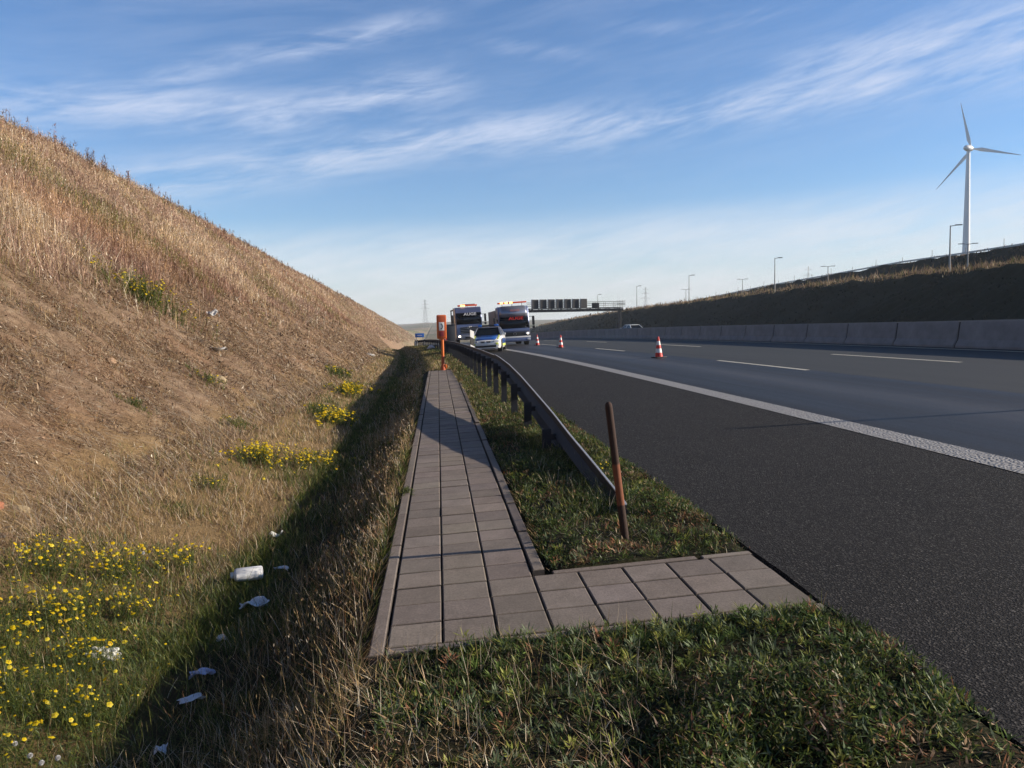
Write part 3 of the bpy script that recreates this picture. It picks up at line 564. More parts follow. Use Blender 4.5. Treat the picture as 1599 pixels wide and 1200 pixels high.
def ragwort(u, y, rx, ry, h, nst, nfl, label, group='yellow flowering weeds', yellow=1.0, fl=.0112, parent_name='yellow_flowers_plant'):
    x, yy, z = uz(u, y); e = empty(parent_name, (x, yy, z), 0, label, 'wildflower', group)
    v = Veg(); k = np.abs(RNG.normal(0, .62, nst)).clip(0, 1.9); a = RNG.uniform(0, 6.28, nst); P = np.stack([rx * k * np.cos(a), ry * k * np.sin(a), np.zeros(nst)], 1)
    P[:, 2] = gz(P[:, 0] + x, P[:, 1] + yy) - z - .01; hh = h * RNG.uniform(.6, 1.1, nst) * (1 - .2 * k)
    ww = max(.0025, .5 * y / 781); c = pick(nst, [GRN, YGRN, (.10, .10, .03)], [2, 2, 1]); az = a + RNG.normal(0, .7, nst); le = RNG.uniform(.05, .5, nst)
    v.blades(P, hh, ww, le, .15, c, c, az=az)
    ln = nst * 22; i = RNG.integers(0, nst, ln); f = RNG.uniform(.05, .95, ln); D = np.stack([np.cos(az), np.sin(az), 0 * az], 1)
    nr = np.sqrt(1 + (le + .15) ** 2)
    def along(i, f): q = P[i] + D[i] * (hh[i] * (le[i] * f + .15 * f * f) / nr[i])[:, None]; q[:, 2] += hh[i] * f / nr[i]; return q
    lc = pick(ln, [GRN, YGRN, DGRN, GGRN], [3, 1.8, 1.4, 1], .22)
    v.leaves(along(i, f), RNG.uniform(.02, .06, ln) * max(1, y / 11), np.maximum(.003, .55 * y / 781), .45, lc, tiltr=.4)
    v.build('foliage', VEG, e)
    v = Veg(); i = RNG.integers(0, nst, nfl); cen = along(i, RNG.uniform(.8, 1.0, nfl)) + RNG.normal(0, .028, (nfl, 3)) * [1, 1, .6]
    nd = np.stack([RNG.normal(.25, .45, nfl), RNG.normal(-.25, .4, nfl), np.ones(nfl)], 1); nd /= np.linalg.norm(nd, axis=1)[:, None]
    A = np.cross(nd, [1, 0, 0]); A /= np.linalg.norm(A, axis=1)[:, None]; Bb = np.cross(nd, A); rr = fl * (RNG.gamma(6, .16, nfl).clip(.5, 1.7))[:, None] * max(1, y / 9)
    rows = [cen + nd * rr * .25]
    for q in range(10): an = q * math.pi / 5; rows.append(cen + (A * math.cos(an) + Bb * math.sin(an)) * rr * (1 if q % 2 == 0 else .8))
    cc = pick(nfl, [(.72, .56, .015), (.66, .47, .01), (.75, .64, .05)], [3, 1.5, 1.5], .08) * yellow; C3 = np.repeat(cc[:, None], 11, 1); C3[:, 0] *= [.8, .65, .6]
    v._add(np.stack(rows, 1), [(0, q + 1, (q + 1) % 10 + 1) for q in range(10)], C3)
    v.build('blossoms', VEG, e); return e
rag = [(-3.1, 6.35, .42, .42, .27, 120, 150, 'yellow flowering weed at the left edge of the photo just below the bare soil'),
 (-2.62, 6.5, .35, .40, .27, 110, 150, 'yellow flowering weed up the slope left of the crumpled white bag, tallest cluster of blooms'),
 (-2.32, 6.95, .26, .34, .24, 60, 60, 'thin yellow flowering weed reaching towards the white canister'),
 (-2.62, 5.55, .34, .34, .27, 120, 130, 'yellow flowering weed above the white lump in the flowers'),
 (-2.25, 5.75, .24, .30, .24, 70, 80, 'yellow flowering weed right of the white lump by the shade line'),
 (-2.75, 5.0, .36, .30, .27, 120, 100, 'yellow flowering weed at the left edge below the first flowers'),
 (-2.22, 4.95, .26, .28, .24, 90, 90, 'yellow flowering weed just below the white lump'),
 (-2.36, 4.42, .36, .28, .24, 180, 80, 'leafy green weed with few yellow blooms in the lower left'),
 (-1.98, 4.28, .20, .24, .2, 70, 40, 'small yellow flowering weed nearest the shade in the lower left corner'),
 (-2.3, 3.85, .36, .3, .2, 190, 40, 'leafy green weed in the bottom left corner around the dandelion clocks'),
 (-2.85, 9.9, .30, .34, .2, 50, 18, 'green weed with a few blooms below the lower flower patch'),
 (-2.72, 11.9, .48, .80, .32, 150, 420, 'bright yellow flower patch in the dry grass nearest below the bare soil'),
 (-2.0, 12.2, .42, .80, .28, 120, 260, 'yellow flower patch beside the shaded ditch, right of the brighter patch'),
 (-3.6, 14.2, .3, .5, .22, 45, 8, 'dark green weed on the slope left of the flower patches'),
 (-4.55, 12.1, .2, .26, .2, 50, 4, 'small green weed alone on the bare slope'),
 (-2.3, 17.6, .36, 1.1, .34, 120, 330, 'narrow yellow flower patch against the shade of the ditch'),
 (-2.75, 18.3, .3, .7, .28, 60, 12, 'dark green weed left of the narrow yellow flower patch'),
 (-2.6, 24.6, .45, 1.9, .36, 140, 380, 'far yellow flower patch on the slope beside the shaded ditch'),
 (-3.5, 30.0, .5, 1.4, .4, 60, 30, 'faint yellow green weed beyond the far flower patch'),
 (-4.7, 16.6, .35, .4, .25, 45, 16, 'small yellow green weed high on the bare slope'),
 (-7.15, 20.6, 1.15, 1.1, .8, 220, 190, 'green yellow flowering bush at the foot of the dense weeds on the hill'),
 (-9.5, 17.2, .8, .8, .5, 160, 60, 'yellow green bush among dry weeds at the left edge of the photo')]
for r in rag: ragwort(*r)
ragwort(-.36, 7.75, .07, .09, .1, 16, 0, 'small green weed growing from the left kerb joint of the path', 'weeds in the paving')
ragwort(1.62, 8.0, .12, .3, .12, 26, 14, 'small yellow flower between the guard rail and the asphalt', 'yellow flowering weeds')
# dandelion clocks
WH = simple('seed_white', (.62, .62, .60), .9)
for u, y, h, lab in ((-2.13, 3.92, .10, 'white dandelion clock furthest left in the bottom corner'), (-2.0, 3.80, .11, 'white dandelion clock second from the left in the bottom corner'), (-1.93, 3.76, .10, 'white dandelion clock third from the left in the bottom corner'), (-1.86, 3.77, .12, 'white dandelion clock furthest right in the bottom corner'), (-2.42, 6.45, .27, 'white seed head standing among the yellow flowers above the white canister')):
    x, yy, z = uz(u, y); e = empty('dandelion_clock', (x, yy, z), 0, lab, 'dandelion', 'dandelion clocks')
    MB().cyl((0, 0, 0), (.004, 0, h), .0016, n=6).build('stem', simple('stem_green', (.12, .14, .05), .8) if 'stem_green' not in MATS else MATS['stem_green'], e)
    v = Veg(); n = 150; D = RNG.normal(0, 1, (n, 3)); D /= np.linalg.norm(D, axis=1)[:, None]; T = np.cross(D, RNG.normal(0, 1, (n, 3))); T /= np.linalg.norm(T, axis=1)[:, None]; B3 = np.cross(D, T); cc = np.array([0, 0, h]) + 0 * D
    v._add(np.stack([cc, cc + D * .012 + T * .0025, cc + D * .0125 - T * .0025, cc + D * .012 + B3 * .0025], 1), [(0, 1, 2), (0, 2, 3)], np.full((n, 4, 3), .72)); v.build('seed_head', VEG, e)

# embankment across the motorway
g = Veg()
for y0, y1, dn in ((20, 140, 2.6), (140, 260, 1.1), (260, 460, .45)):
    P, U = pts(50, 71, y0, y1, dn * 2.5, clump=.3); N = len(P); s = P[:, 1:2] / 100
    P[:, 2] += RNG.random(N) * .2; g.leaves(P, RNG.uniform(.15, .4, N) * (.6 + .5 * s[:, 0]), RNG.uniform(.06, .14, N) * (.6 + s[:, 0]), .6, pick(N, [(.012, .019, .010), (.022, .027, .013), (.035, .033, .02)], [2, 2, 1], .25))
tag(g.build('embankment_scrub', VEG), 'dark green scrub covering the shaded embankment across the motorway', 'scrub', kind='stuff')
g = Veg()
for y0, y1, dn in ((40, 140, 9), (140, 260, 4.5), (260, 460, 1.5)):
    P, U = pts(69.3, 77, y0, y1, dn * 1.8, clump=.35); N = len(P); c = pick(N, [TAN, GOLD, (.22, .13, .08), YGRN], [3, 2, 2, .7])
    g.blades(P, RNG.gamma(5, .13, N).clip(.2, 1.7), pxw(P[:, 1] * 1.2, .6), RNG.uniform(0, .4, N), .2, c * .7, c * 1.1)
    P, U = pts(80, 99, y0, y1, dn * .25, clump=.3); N = len(P); c = pick(N, [BROWN, DGRN, (.06, .05, .03)], [1, 1, 2])
    g.blades(P, RNG.gamma(5, .1, N).clip(.2, 1.2), pxw(P[:, 1] * 1.2, .9), RNG.uniform(0, .6, N), .2, c * .7, c * 1.1)
    P, U = pts(99, 103, y0, y1, dn * .6, clump=.3); N = len(P); c = pick(N, [TAN, BROWN], [1, 1]); g.blades(P, RNG.uniform(.15, .5, N), pxw(P[:, 1] * 1.2, .6), .3, .2, c, c)
tag(g.build('embankment_grass', DRY), 'tall dry grass catching the sun along the ledge of the right embankment', 'grass', kind='stuff')
# ------------------------------------------------------------------ materials for things
STEEL = simple('galvanised', (.20, .205, .21), .5, .75, .25, 14, bump=.1); STEELW = simple('galvanised_weathered', (.034, .036, .042), .75, .05, .35, 9, .3)
CONC = simple('concrete', (.24, .245, .24), .9, 0, .22, 2.2, .3, .25); BLACK = simple('black_plastic', (.012, .012, .014), .5)
RUBBER = simple('rubber', (.018, .018, .018), .85); ORANGE = simple('orange_paint', (.66, .15, .02), .45, 0, .15, 5); ORANGE2 = simple('orange_paint_faded', (.42, .075, .02), .6, 0, .25, 9)
WHITE = simple('white_paint', (.72, .72, .70), .35, 0, .06, 4, coat=.5); SILVER = simple('silver_blue_paint', (.13, .16, .28), .32, .45, .12, 1.2, coat=.4)
SILVER2 = simple('silver_paint', (.24, .26, .32), .3, .5, .1, 1.2, coat=.6); BLUE = simple('blue_paint', (.008, .065, .30), .3, 0, .1, 3, coat=.7); YEL = simple('yellow_band', (.48, .55, .10), .5)
GLASS = simple('dark_glass', (.008, .012, .018), .16, 0, .1, 1, .35); CHROME = simple('rim_metal', (.45, .45, .46), .3, .9); DARK = simple('dark_steel', (.022, .024, .028), .6, .3)
RED = simple('red_paint', (.50, .02, .012), .4); GREYBOX = simple('grey_cabinet', (.05, .055, .065), .6, 0, .12, 5)
LAMP = simple('headlamp_lit', (.9, .85, .75), .2, emis=((1, .82, .6), 7)); AMBERLIT = simple('amber_lit', (.9, .4, .1), .2, emis=((1, .42, .08), 5)); AMBER = simple('amber_lens', (.50, .07, .015), .25, spec=.8, emis=((1, .12, .02), .12))
LENS = simple('clear_lens', (.55, .56, .58), .1, .3, spec=1); BLUEL = simple('blue_lens', (.02, .16, .62), .12, spec=1); PLATE = simple('plate_white', (.65, .65, .63), .5); PLASTIC = simple('white_plastic', (.70, .71, .72), .45, 0, .12, 12)
WIND = simple('turbine_white', (.66, .67, .68), .45, 0, .04, .2); SIGNBLUE = simple('sign_blue', (.01, .12, .50), .5); LENSO = simple('letter_white', (.75, .75, .75), .6); LETR = simple('letter_red', (.72, .03, .02), .6); LETF = simple('letter_faint_red', (.46, .18, .17), .5)

def face(u, y): return math.atan(float(cY(y + .5) - cY(y - .5)))      # heading of the road at Y (x per y)
def at(u, y, dz=0): x = u + float(cY(y)); return (x, y, float(gz(x, y, False)) + dz)
def text(name, s, size, M, mat, parent, ext=.006, squash=1):
    cu = bpy.data.curves.new(name, 'FONT'); cu.body = s; cu.size = size; cu.extrude = ext; cu.align_x = 'CENTER'; cu.align_y = 'CENTER'; cu.offset = size * .018
    tmp = bpy.data.objects.new('tmp', cu); COL.objects.link(tmp); dg = bpy.context.evaluated_depsgraph_get(); me = bpy.data.meshes.new_from_object(tmp.evaluated_get(dg)); bpy.data.objects.remove(tmp)
    me.name = name; me.transform(M @ Matrix.Diagonal((squash, 1, 1, 1))); me.materials.clear(); me.materials.append(mat); o = bpy.data.objects.new(name, me); COL.objects.link(o); o.parent = parent; return o
FRONT = lambda x, y, z, lean=0: Matrix.Translation((x, y, z)) @ Matrix.Rotation(R(90 + lean), 4, 'X')   # text readable from -Y

# ------------------------------------------------------------------ crash barrier on the left of the shoulder
RX = 1.42
rt_y = [5.6, 6.4, 7.6, 8.9, 10.2, 12.2, 14.1, 16.2, 18.5, 20]; rt_z = [.06, .18, .265, .345, .45, .58, .70, .80, .86, .88]
def rail_pos(y):
    x = RX + float(cY(y)); zt = float(np.interp(y, rt_y, rt_z)) if y < 20 else float(gz(x, y, False)) + .83
    return x, zt
gr = empty('guard_rail', (RX, 6.4, 0), 0, 'weathered steel guard rail rising from the ground between the path and the hard shoulder', 'guard rail')
prof = [(.070, .157), (.076, .157), (.078, .13), (.078, .105), (.078, .065), (.02, .022), (.0, .0), (.02, -.022), (.078, -.065), (.078, -.105), (.045, -.125), (.0, -.155)]
loops = []
for y in np.unique(np.concatenate([np.arange(6.2, 22, .4), np.arange(22, 60, 1), np.arange(60, 131, 4)])):
    x, zt = rail_pos(y); th = .004
    f = [(x + p[0] - RX * 0 + th, y - 0, zt - .155 + p[1]) for p in prof]; bk = [(x + p[0] - th, y, zt - .155 + p[1]) for p in prof[::-1]]
    loops.append([(a - RX, b - 6.4, c) for a, b, c in f + bk])
MB().loft(loops).build('rail_beam', STEELW, gr)
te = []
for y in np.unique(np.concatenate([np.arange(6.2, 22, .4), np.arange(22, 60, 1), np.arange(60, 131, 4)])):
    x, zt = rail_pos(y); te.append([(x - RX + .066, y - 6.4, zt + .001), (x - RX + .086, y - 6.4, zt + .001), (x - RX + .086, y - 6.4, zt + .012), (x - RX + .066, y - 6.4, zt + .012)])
MB().loft(te).build('sunlit_edge_strip', simple('sunlit_edge_tone', (.42, .43, .44), .45, .3, .2, 12), gr, smooth=False)  # added strip, paler than the beam: the sunlit edge put into colour
for i, y in enumerate(list(np.arange(9.6, 60, 2.0)) + list(np.arange(61.6, 130, 4.0))):
    x, zt = rail_pos(y); zg = float(gz(x - .1, y, False)) - .1; h = zt - .06 - zg
    mb = MB()
    mb.prism([(-.055, -.03), (-.055, .03), (-.045, .03), (-.045, -.02), (.045, -.02), (.045, .03), (.055, .03), (.055, -.03)], 'z', 0, h); mb.box((.085, .0, h - .10), (.06, .07, .07), .006)
    o = mb.build('post', STEELW, gr, smooth=False); o.location = (x - .105 - RX, y - 6.4, zg)

# leaning rusty post
m, t, b = newmat('rusty_post'); P = t.add('ShaderNodeTexCoord').outputs['Object']; s = t.add('ShaderNodeSeparateXYZ'); t.l.new(P, s.inputs[0]); n = t.noise(P, 22, 6, .7); z = t.m('ADD', s.outputs[2], t.m('MULTIPLY', t.m('SUBTRACT', n, .5), .03))
c = t.mix(n, (.018, .010, .008), (.055, .026, .016)); c2 = t.mix(n, (.10, .034, .016), (.26, .085, .036)); k = t.m('MULTIPLY', t.mapr(z, .335, .35), t.mapr(z, .655, .64))
t.put(b.inputs['Base Color'], t.mix(k, c, c2)); b.inputs['Roughness'].default_value = .85; t.put(b.inputs['Normal'], t.bump(n, .6, .004))
x, y, z = at(1.32, 5.47, -.06); mb = MB(); prf = [(0, .030), (.12, .029), (.5, .027), (.62, .0275), (.70, .0265), (1.06, .0265), (1.085, .024), (1.10, .013), (1.104, .002)]
mb.loft([[(r * math.cos(a), r * math.sin(a), zz) for a in np.linspace(0, 2 * math.pi, 25)[:-1]] for zz, r in prf]); o = mb.build('leaning_post', m); o.location = (x, y, z)
o.rotation_euler = (R(4), R(-7.3), 0); tag(o, 'dark round post with rusty orange middle leaning left by the buried rail end', 'post')

# emergency telephone pillar
ep = empty('emergency_telephone', (.165, 30.55, float(gz(.165, 30.5, False)) - .0), R(4), 'bright orange emergency telephone pillar standing at the far end of the paved path', 'emergency phone')
MB().loft([[(r * math.cos(a), r * math.sin(a), zz) for a in np.linspace(0, 2 * math.pi, 21)[:-1]] for zz, r in ((-.05, .10), (.10, .10), (.13, .085), (.2, .062), (.55, .062), (.56, .055))]).build('foot', ORANGE2, ep)
MB().cyl((0, 0, .55), (0, 0, 1.32), .055, n=20).build('column', ORANGE, ep)
MB().box((.105, -.02, .14), (.10, .12, .16), .03).build('socket', ORANGE, ep)
MB().box((-.02, -.02, 1.68), (.37, .24, .93), .055).build('housing', ORANGE, ep)
MB().box((-.02, -.145, 1.68), (.30, .03, .84), .012).build('front_panel', ORANGE2, ep)
MB().box((-.03, -.163, 1.70), (.205, .012, .32), .006).build('sign_plate', PLATE, ep)
mb = MB(); arc = [(.058 * math.cos(a) - .035, .095 * math.sin(a)) for a in np.linspace(-1.25, 1.25, 12)]; inn = [(.028 * math.cos(a) - .035, .06 * math.sin(a)) for a in np.linspace(1.25, -1.25, 12)]
mb.prism([(p[0] - .0, p[1] + 1.70) for p in arc + inn], 'y', -.175, -.168); mb.box((-.035, -.1715, 1.79), (.055, .007, .035)); mb.box((-.035, -.1715, 1.61), (.055, .007, .035)); mb.build('receiver_symbol', simple('symbol_dark', (.01, .03, .06), .5), ep, smooth=False)
MB().box((-.03, -.166, 1.42), (.16, .012, .18), .008).build('speaking_flap', simple('dark_red', (.22, .02, .03), .5), ep)

# delineator by the rail, roadside cabinet, median pole
x, y, z = at(2.35 + .02, 43.0); e = empty('delineator_post', (x, y, z), R(27), 'white roadside delineator with a slanted black band standing left of the police car', 'delineator')
sec = lambda z, k=1: [(-.125 * k, -.04, z), (.125 * k, -.04, z), (.10 * k, .05, z), (-.10 * k, .05, z)]
MB().loft([sec(0), sec(.56)]).build('lower_post', WHITE, e, smooth=False)
mb = MB(); mb.loft([[(-.125, -.04, .66), (.125, -.04, .54), (.10, .05, .54), (-.10, .05, .66)], [(-.125, -.04, 1.08), (.125, -.04, .96), (.10, .05, .96), (-.10, .05, 1.08)]]); mb.build('black_band', BLACK, e, smooth=False)
mb = MB(); mb.loft([[(-.122, -.038, 1.08), (.122, -.038, .96), (.098, .048, .96), (-.098, .048, 1.08)], [(-.122, -.038, 1.47), (.122, -.038, 1.36), (.098, .048, 1.36), (-.098, .048, 1.47)]]); mb.build('upper_post', WHITE, e, smooth=False)
mb = MB(); mb.loft([[(-.122, -.038, .56), (.122, -.038, .50), (.098, .048, .50), (-.098, .048, .56)], [(-.122, -.038, .66), (.122, -.038, .54), (.098, .048, .54), (-.098, .048, .66)]]); mb.build('band_joint', WHITE, e, smooth=False)
x, y, z = at(1.78, 54); e = empty('roadside_cabinet', (x, y, z), 0, 'tall plain grey cabinet behind the guard rail in front of the left tow truck', 'cabinet')
MB().box((0, 0, .95), (.58, .45, 1.86), .02).build('housing', GREYBOX, e); MB().box((0, 0, 1.90), (.64, .5, .05), .015).build('lid', GREYBOX, e); MB().box((0, 0, .03), (.6, .47, .12)).build('plinth', CONC, e); MB().box((0, -.232, .95), (.50, .012, 1.7), .004).build('door', GREYBOX, e)
x, y, z = at(17.1, 8.9); e = empty('median_pole', (x, y, z), 0, 'slender grey pole on the central reservation whose thin shadow crosses the near lane', 'pole'); MB().cyl((0, 0, 0), (0, 0, 4.0), .055, .04, 12).build('shaft', STEEL, e); MB().cyl((0, 0, 0), (0, 0, .25), .1, .08, 12).build('base', DARK, e)

# concrete barrier: every segment its own object
SL = 3.2; JOINT = simple('joint_dark', (.02, .02, .022), .9); sec = [(-.30, 0), (-.30, .075), (-.19, .26), (-.11, .80), (-.10, .82), (.10, .82), (.11, .80), (.19, .26), (.30, .075), (.30, 0)]
proto = None; ordn = ['nearest', 'second', 'third', 'fourth', 'fifth', 'sixth', 'seventh', 'eighth', 'ninth', 'tenth', 'eleventh', 'twelfth', 'thirteenth', 'fourteenth']
for i in range(-4, 46):
    y0 = 19.45 + SL * i; ym = y0 + SL / 2
    if proto is None:
        mb = MB(); L = SL / 2; e1 = .035; c1 = .06
        mb.loft([[(a * (1 - c1 * 2), -L + e1, max(h - .0, 0)) for a, h in sec], [(a, -L + e1 + .035, h) for a, h in sec], [(a, L - e1 - .035, h) for a, h in sec], [(a * (1 - c1 * 2), L - e1, h) for a, h in sec]])
        o = proto = mb.build('concrete_barrier', CONC, smooth=False)
    else: o = proto.copy(); COL.objects.link(o)
    if i == -4: jt = MB().prism([(a * .82, h * .97) for a, h in sec], 'y', SL / 2 - .09, SL / 2 + .09).build('joint_key', JOINT, proto, smooth=False)
    else: q = jt.copy(); COL.objects.link(q); q.parent = o
    x, y, z = at(16.15, ym, -.02); o.location = (x, y, z); sl = (at(16.15, ym + .5)[2] - at(16.15, ym - .5)[2]); o.rotation_euler = (math.atan(sl), 0, -face(16, ym))
    o['category'] = 'concrete barrier'; o['group'] = 'concrete barrier segments along the central reservation'
    if i < -0: o['label'] = 'concrete barrier segment standing outside the right edge of the photo'
    elif i < 14: o['label'] = ('concrete barrier segment at the right edge of the photo, nearest of the row' if i == 0 else 'concrete barrier segment, %s in the row counted from the right edge of the photo' % ordn[i])
    elif i < 20: o['label'] = 'weathered concrete barrier segment in the stretch below the passing white car'
    else: o['label'] = 'small far concrete barrier segment in the stretch between the white car and the tow truck'
# steel rail on the far verge
gr2 = empty('far_guard_rail', (36.8, 20, 0), 0, 'thin steel guard rail at the foot of the dark embankment beyond the concrete barrier', 'guard rail')
loops = []
for y in np.arange(20, 240, 5.0): x, yy, z = at(36.8, y); loops.append([(x - 36.8 - .04, yy - 20, z + .44), (x - 36.8 + .04, yy - 20, z + .44), (x - 36.8 + .04, yy - 20, z + .76), (x - 36.8 - .04, yy - 20, z + .76)])
MB().loft(loops).build('rail_beam', STEEL, gr2, smooth=False)
for y in np.arange(22, 240, 4.0): x, yy, z = at(36.9, y); MB().box((0, 0, .32), (.1, .08, .8)).build('post', STEEL, gr2, smooth=False).location = (x - 36.8, yy - 20, z)
# parapet rail on the crest of the upper embankment
gr3 = empty('crest_rail', (101, 40, 0), 0, 'long pale rail with thin posts along the top of the upper embankment', 'railing')
cr = lambda y: (100.6 + float(cY(y)), y, float(gz(100.6 + float(cY(y)), y, False)))
loops = []
for y in np.arange(40, 420, 8.0): x, yy, z = cr(y); loops.append([(x - 101 - .05, yy - 40, z + .10), (x - 101 + .05, yy - 40, z + .10), (x - 101 + .05, yy - 40, z + .42), (x - 101 - .05, yy - 40, z + .42)])
MB().loft(loops).build('rail_beam', simple('pale_rail', (.50, .50, .47), .5), gr3, smooth=False)
for y in np.arange(44, 420, 9.0): x, yy, z = cr(y); MB().cyl((0, 0, 0), (0, 0, 1.7 if int(y) % 2 else 1.2), .045, n=6).build('post', STEEL, gr3).location = (x - 101, yy - 40, z)

# ------------------------------------------------------------------ traffic cones
cr_, cw = simple('cone_red', (.60, .025, .02), .5), simple('cone_white', (.75, .75, .74), .4)
cone = None
for (u, y, rz, lab) in ((8.3, 28.3, .3, 'red and white traffic cone nearest the camera, standing on the lane marking'), (8.15, 47.5, .9, 'middle traffic cone, smaller, left of the nearest one on the lane marking'), (8.35, 57.5, .5, 'farthest traffic cone, right beside the tow truck with red lettering')):
    if cone is None:
        cone = o = empty('traffic_cone', (0, 0, 0)); h = .75; rr = lambda z: .145 - .115 * z / h
        def ring(z0, z1, mat, nm, cap=False):
            MB().loft([[(rr(z - .03) * math.cos(a), rr(z - .03) * math.sin(a), z) for a in np.linspace(0, 2 * math.pi, 25)[:-1]] for z in (z0, z1)]).build(nm, mat, cone)
        ring(.03, .19, cr_, 'body'); ring(.19, .34, cw, 'reflective_band'); ring(.34, .47, cr_, 'middle_ring'); ring(.47, .62, cw, 'reflective_band'); ring(.62, .78, cr_, 'tip')
        MB().box((0, 0, .02), (.42, .42, .04), .012).build('base', BLACK, cone)
    else: o = copy_tree(cone)
    o.location = at(u, y, .006); o.rotation_euler = (0, R(-2), rz); tag(o, lab, 'traffic cone', 'traffic cones closing the near lane')

# ------------------------------------------------------------------ wheels and cars
def wheel(parent, x, y, r, w_, side, truck=False):
    mb = MB(); pr = [(0, r * .62), (0, r * .9), (.02, r), (w_ - .02, r), (w_, r * .9), (w_, r * .62)]
    mb.loft([[(side * (p - w_ / 2), q * math.cos(a), q * math.sin(a)) for a in np.linspace(0, 2 * math.pi, 29)[:-1]] for p, q in pr], caps=False); t_ = mb.build('wheel', RUBBER, parent); t_.location = (x, y, r)
    mb = MB(); mb.cyl((side * (w_ / 2 - .05), 0, 0), (side * (w_ / 2 - .02), 0, 0), r * .62, n=24); mb.cyl((side * (w_ / 2 - .02), 0, 0), (side * (w_ / 2 + .01), 0, 0), r * .18, n=12)
    for k in range(5): a = k * 2 * math.pi / 5; mb.box((side * (w_ / 2 - .012), r * .36 * math.cos(a), r * .36 * math.sin(a)), (.02, r * .44, r * .12), rot=(a, 0, 0))
    mb.build('rim', CHROME, t_)
def car(name, body, hood, roofm, L=4.6, W=1.81, H=1.46, police=False):
    c = empty(name, (0, 0, 0)); hw = W / 2
    # (y, half width, sill z, waist z, top z) sections front to back
    S = [(0, .62, .34, .50, .58), (.06, .78, .24, .54, .66), (.25, .86, .20, .62, .74), (.75, hw, .20, .70, .84), (1.25, hw, .20, .80, .93), (1.6, hw, .20, .86, .97), (3.4, hw, .20, .90, 1.0), (4.1, hw - .01, .22, .90, 1.0), (4.45, .84, .26, .86, .98), (L, .74, .36, .76, .90)]
    mb = MB(); lo = []
    for (y, w_, z0, z1, z2) in S:
        lo.append([(-w_ * .93, y, z0), (-w_, y, z0 + .12), (-w_, y, (z0 + z1) / 2 + .05), (-w_ * .97, y, z1), (-w_ * .86, y, z2 - .03), (-w_ * .4, y, z2 + .01), (0, y, z2 + .02), (w_ * .4, y, z2 + .01), (w_ * .86, y, z2 - .03), (w_ * .97, y, z1), (w_, y, (z0 + z1) / 2 + .05), (w_, y, z0 + .12), (w_ * .93, y, z0)])
    mb.loft(lo); mb.build('body', body, c)
    G = [(1.22, .76, .93, .02), (1.95, .62, H - .05, .0), (3.2, .60, H - .04, 0), (4.25, .66, 1.02, .02)]
    mb = MB(); base = [(-.80, 1.22), (.80, 1.22), (.80, 4.28), (-.80, 4.28)]; top = [(-.61, 1.98), (.61, 1.98), (.59, 3.55), (-.59, 3.55)]
    mb.loft([[(x, y, .94) for x, y in base], [(x, y, H - .055) for x, y in top]]); mb.build('windows', GLASS, c, smooth=False)
    mb = MB(); rp = [(-.63, 1.95), (-.5, 1.9), (.5, 1.9), (.63, 1.95), (.62, 3.5), (.5, 3.62), (-.5, 3.62), (-.62, 3.5)]
    mb.loft([[(x, y, H - .06) for x, y in rp], [(x * .97, y + (.03 if y < 2.5 else -.03), H - .015) for x, y in rp], [(x * .8, y + (.15 if y < 2.5 else -.15), H) for x, y in rp]]); mb.build('roof', roofm, c)
    for s in (-1, 1):
        mb = MB(); mb.cyl((s * .815, 1.2, .93), (s * .635, 1.96, H - .05), .032, .028, 8); mb.cyl((s * .80, 2.75, .95), (s * .625, 2.75, H - .05), .03, n=8); mb.cyl((s * .805, 4.3, .97), (s * .61, 3.56, H - .05), .045, n=8); mb.build('pillars', roofm, c)
        mb = MB(); mb.box((s * 1.0, 1.52, 1.0), (.20, .12, .13), .03); mb.box((s * .90, 1.52, .955), (.12, .05, .04)); mb.build('mirror', body, c)
        mb = MB(); mb.box((s * .60, .105, .60), (.34, .16, .125), .04, rot=(0, 0, s * .28)); mb.build('headlight', LENS, c)
        for y in (.82, 3.62): wheel(c, s * (hw - .10), y, .325, .22, s)
        mb = MB()
        for y in (.82, 3.62): mb.cyl((s * (hw - .25), y, .335), (s * (hw + .004), y, .335), .37, n=24)
        mb.build('wheel_arch', BLACK, c)
    mb = MB(); mb.loft([[(x * w_, y, z2) for x in (-.72, -.3, .3, .72)][::1] for (y, w_, z2) in ((.12, .80, .70), (.25, .86, .765), (.75, hw, .872), (1.22, hw, .958))], caps=False, closed=False); mb.build('bonnet', hood, c, solid=.012)
    for s in (-1, 1): MB().box((s * .17, .035, .565), (.28, .07, .13), .03).build('grille', BLACK, c)
    MB().box((0, .03, .335), (1.25, .10, .12), .03).build('air_intake', BLACK, c); MB().box((0, .0, .44), (.52, .03, .11), .004).build('number_plate', PLATE, c)
    for s in (-1, 1): MB().box((s * .64, L - .06, .80), (.30, .08, .12), .02).build('tail_light', RED, c)
    return c
pc = car('police_car', WHITE, BLUE, SILVER2)
for s in (-1, 1):
    MB().box((s * .912, 2.35, .60), (.012, 2.25, .30), .003).build('blue_door_panel', BLUE, pc); MB().box((s * .914, 2.3, .38), (.012, 2.3, .13), .003).build('yellow_side_stripe', YEL, pc)
    mb = MB(); mb.loft([[(s * a, y, z) for a in (.68, .72, .76)] for (y, z) in ((.16, .725), (.30, .79), (.76, .875), (1.2, .955))], caps=False, closed=False); mb.build('yellow_bonnet_stripe', YEL, pc, solid=.02)
    MB().box((s * .66, .045, .47), (.17, .10, .12), .03, rot=(0, 0, s * .3)).build('yellow_bumper_patch', YEL, pc)
MB().box((0, 2.35, 1.53), (1.06, .28, .10), .03).build('light_bar', BLACK, pc)
for s in (-1, 1): MB().box((s * .50, 2.33, 1.545), (.24, .32, .115), .035).build('beacon', BLUEL, pc)
MB().box((0, .02, .245), (1.5, .12, .05), .015).build('front_lip', WHITE, pc)
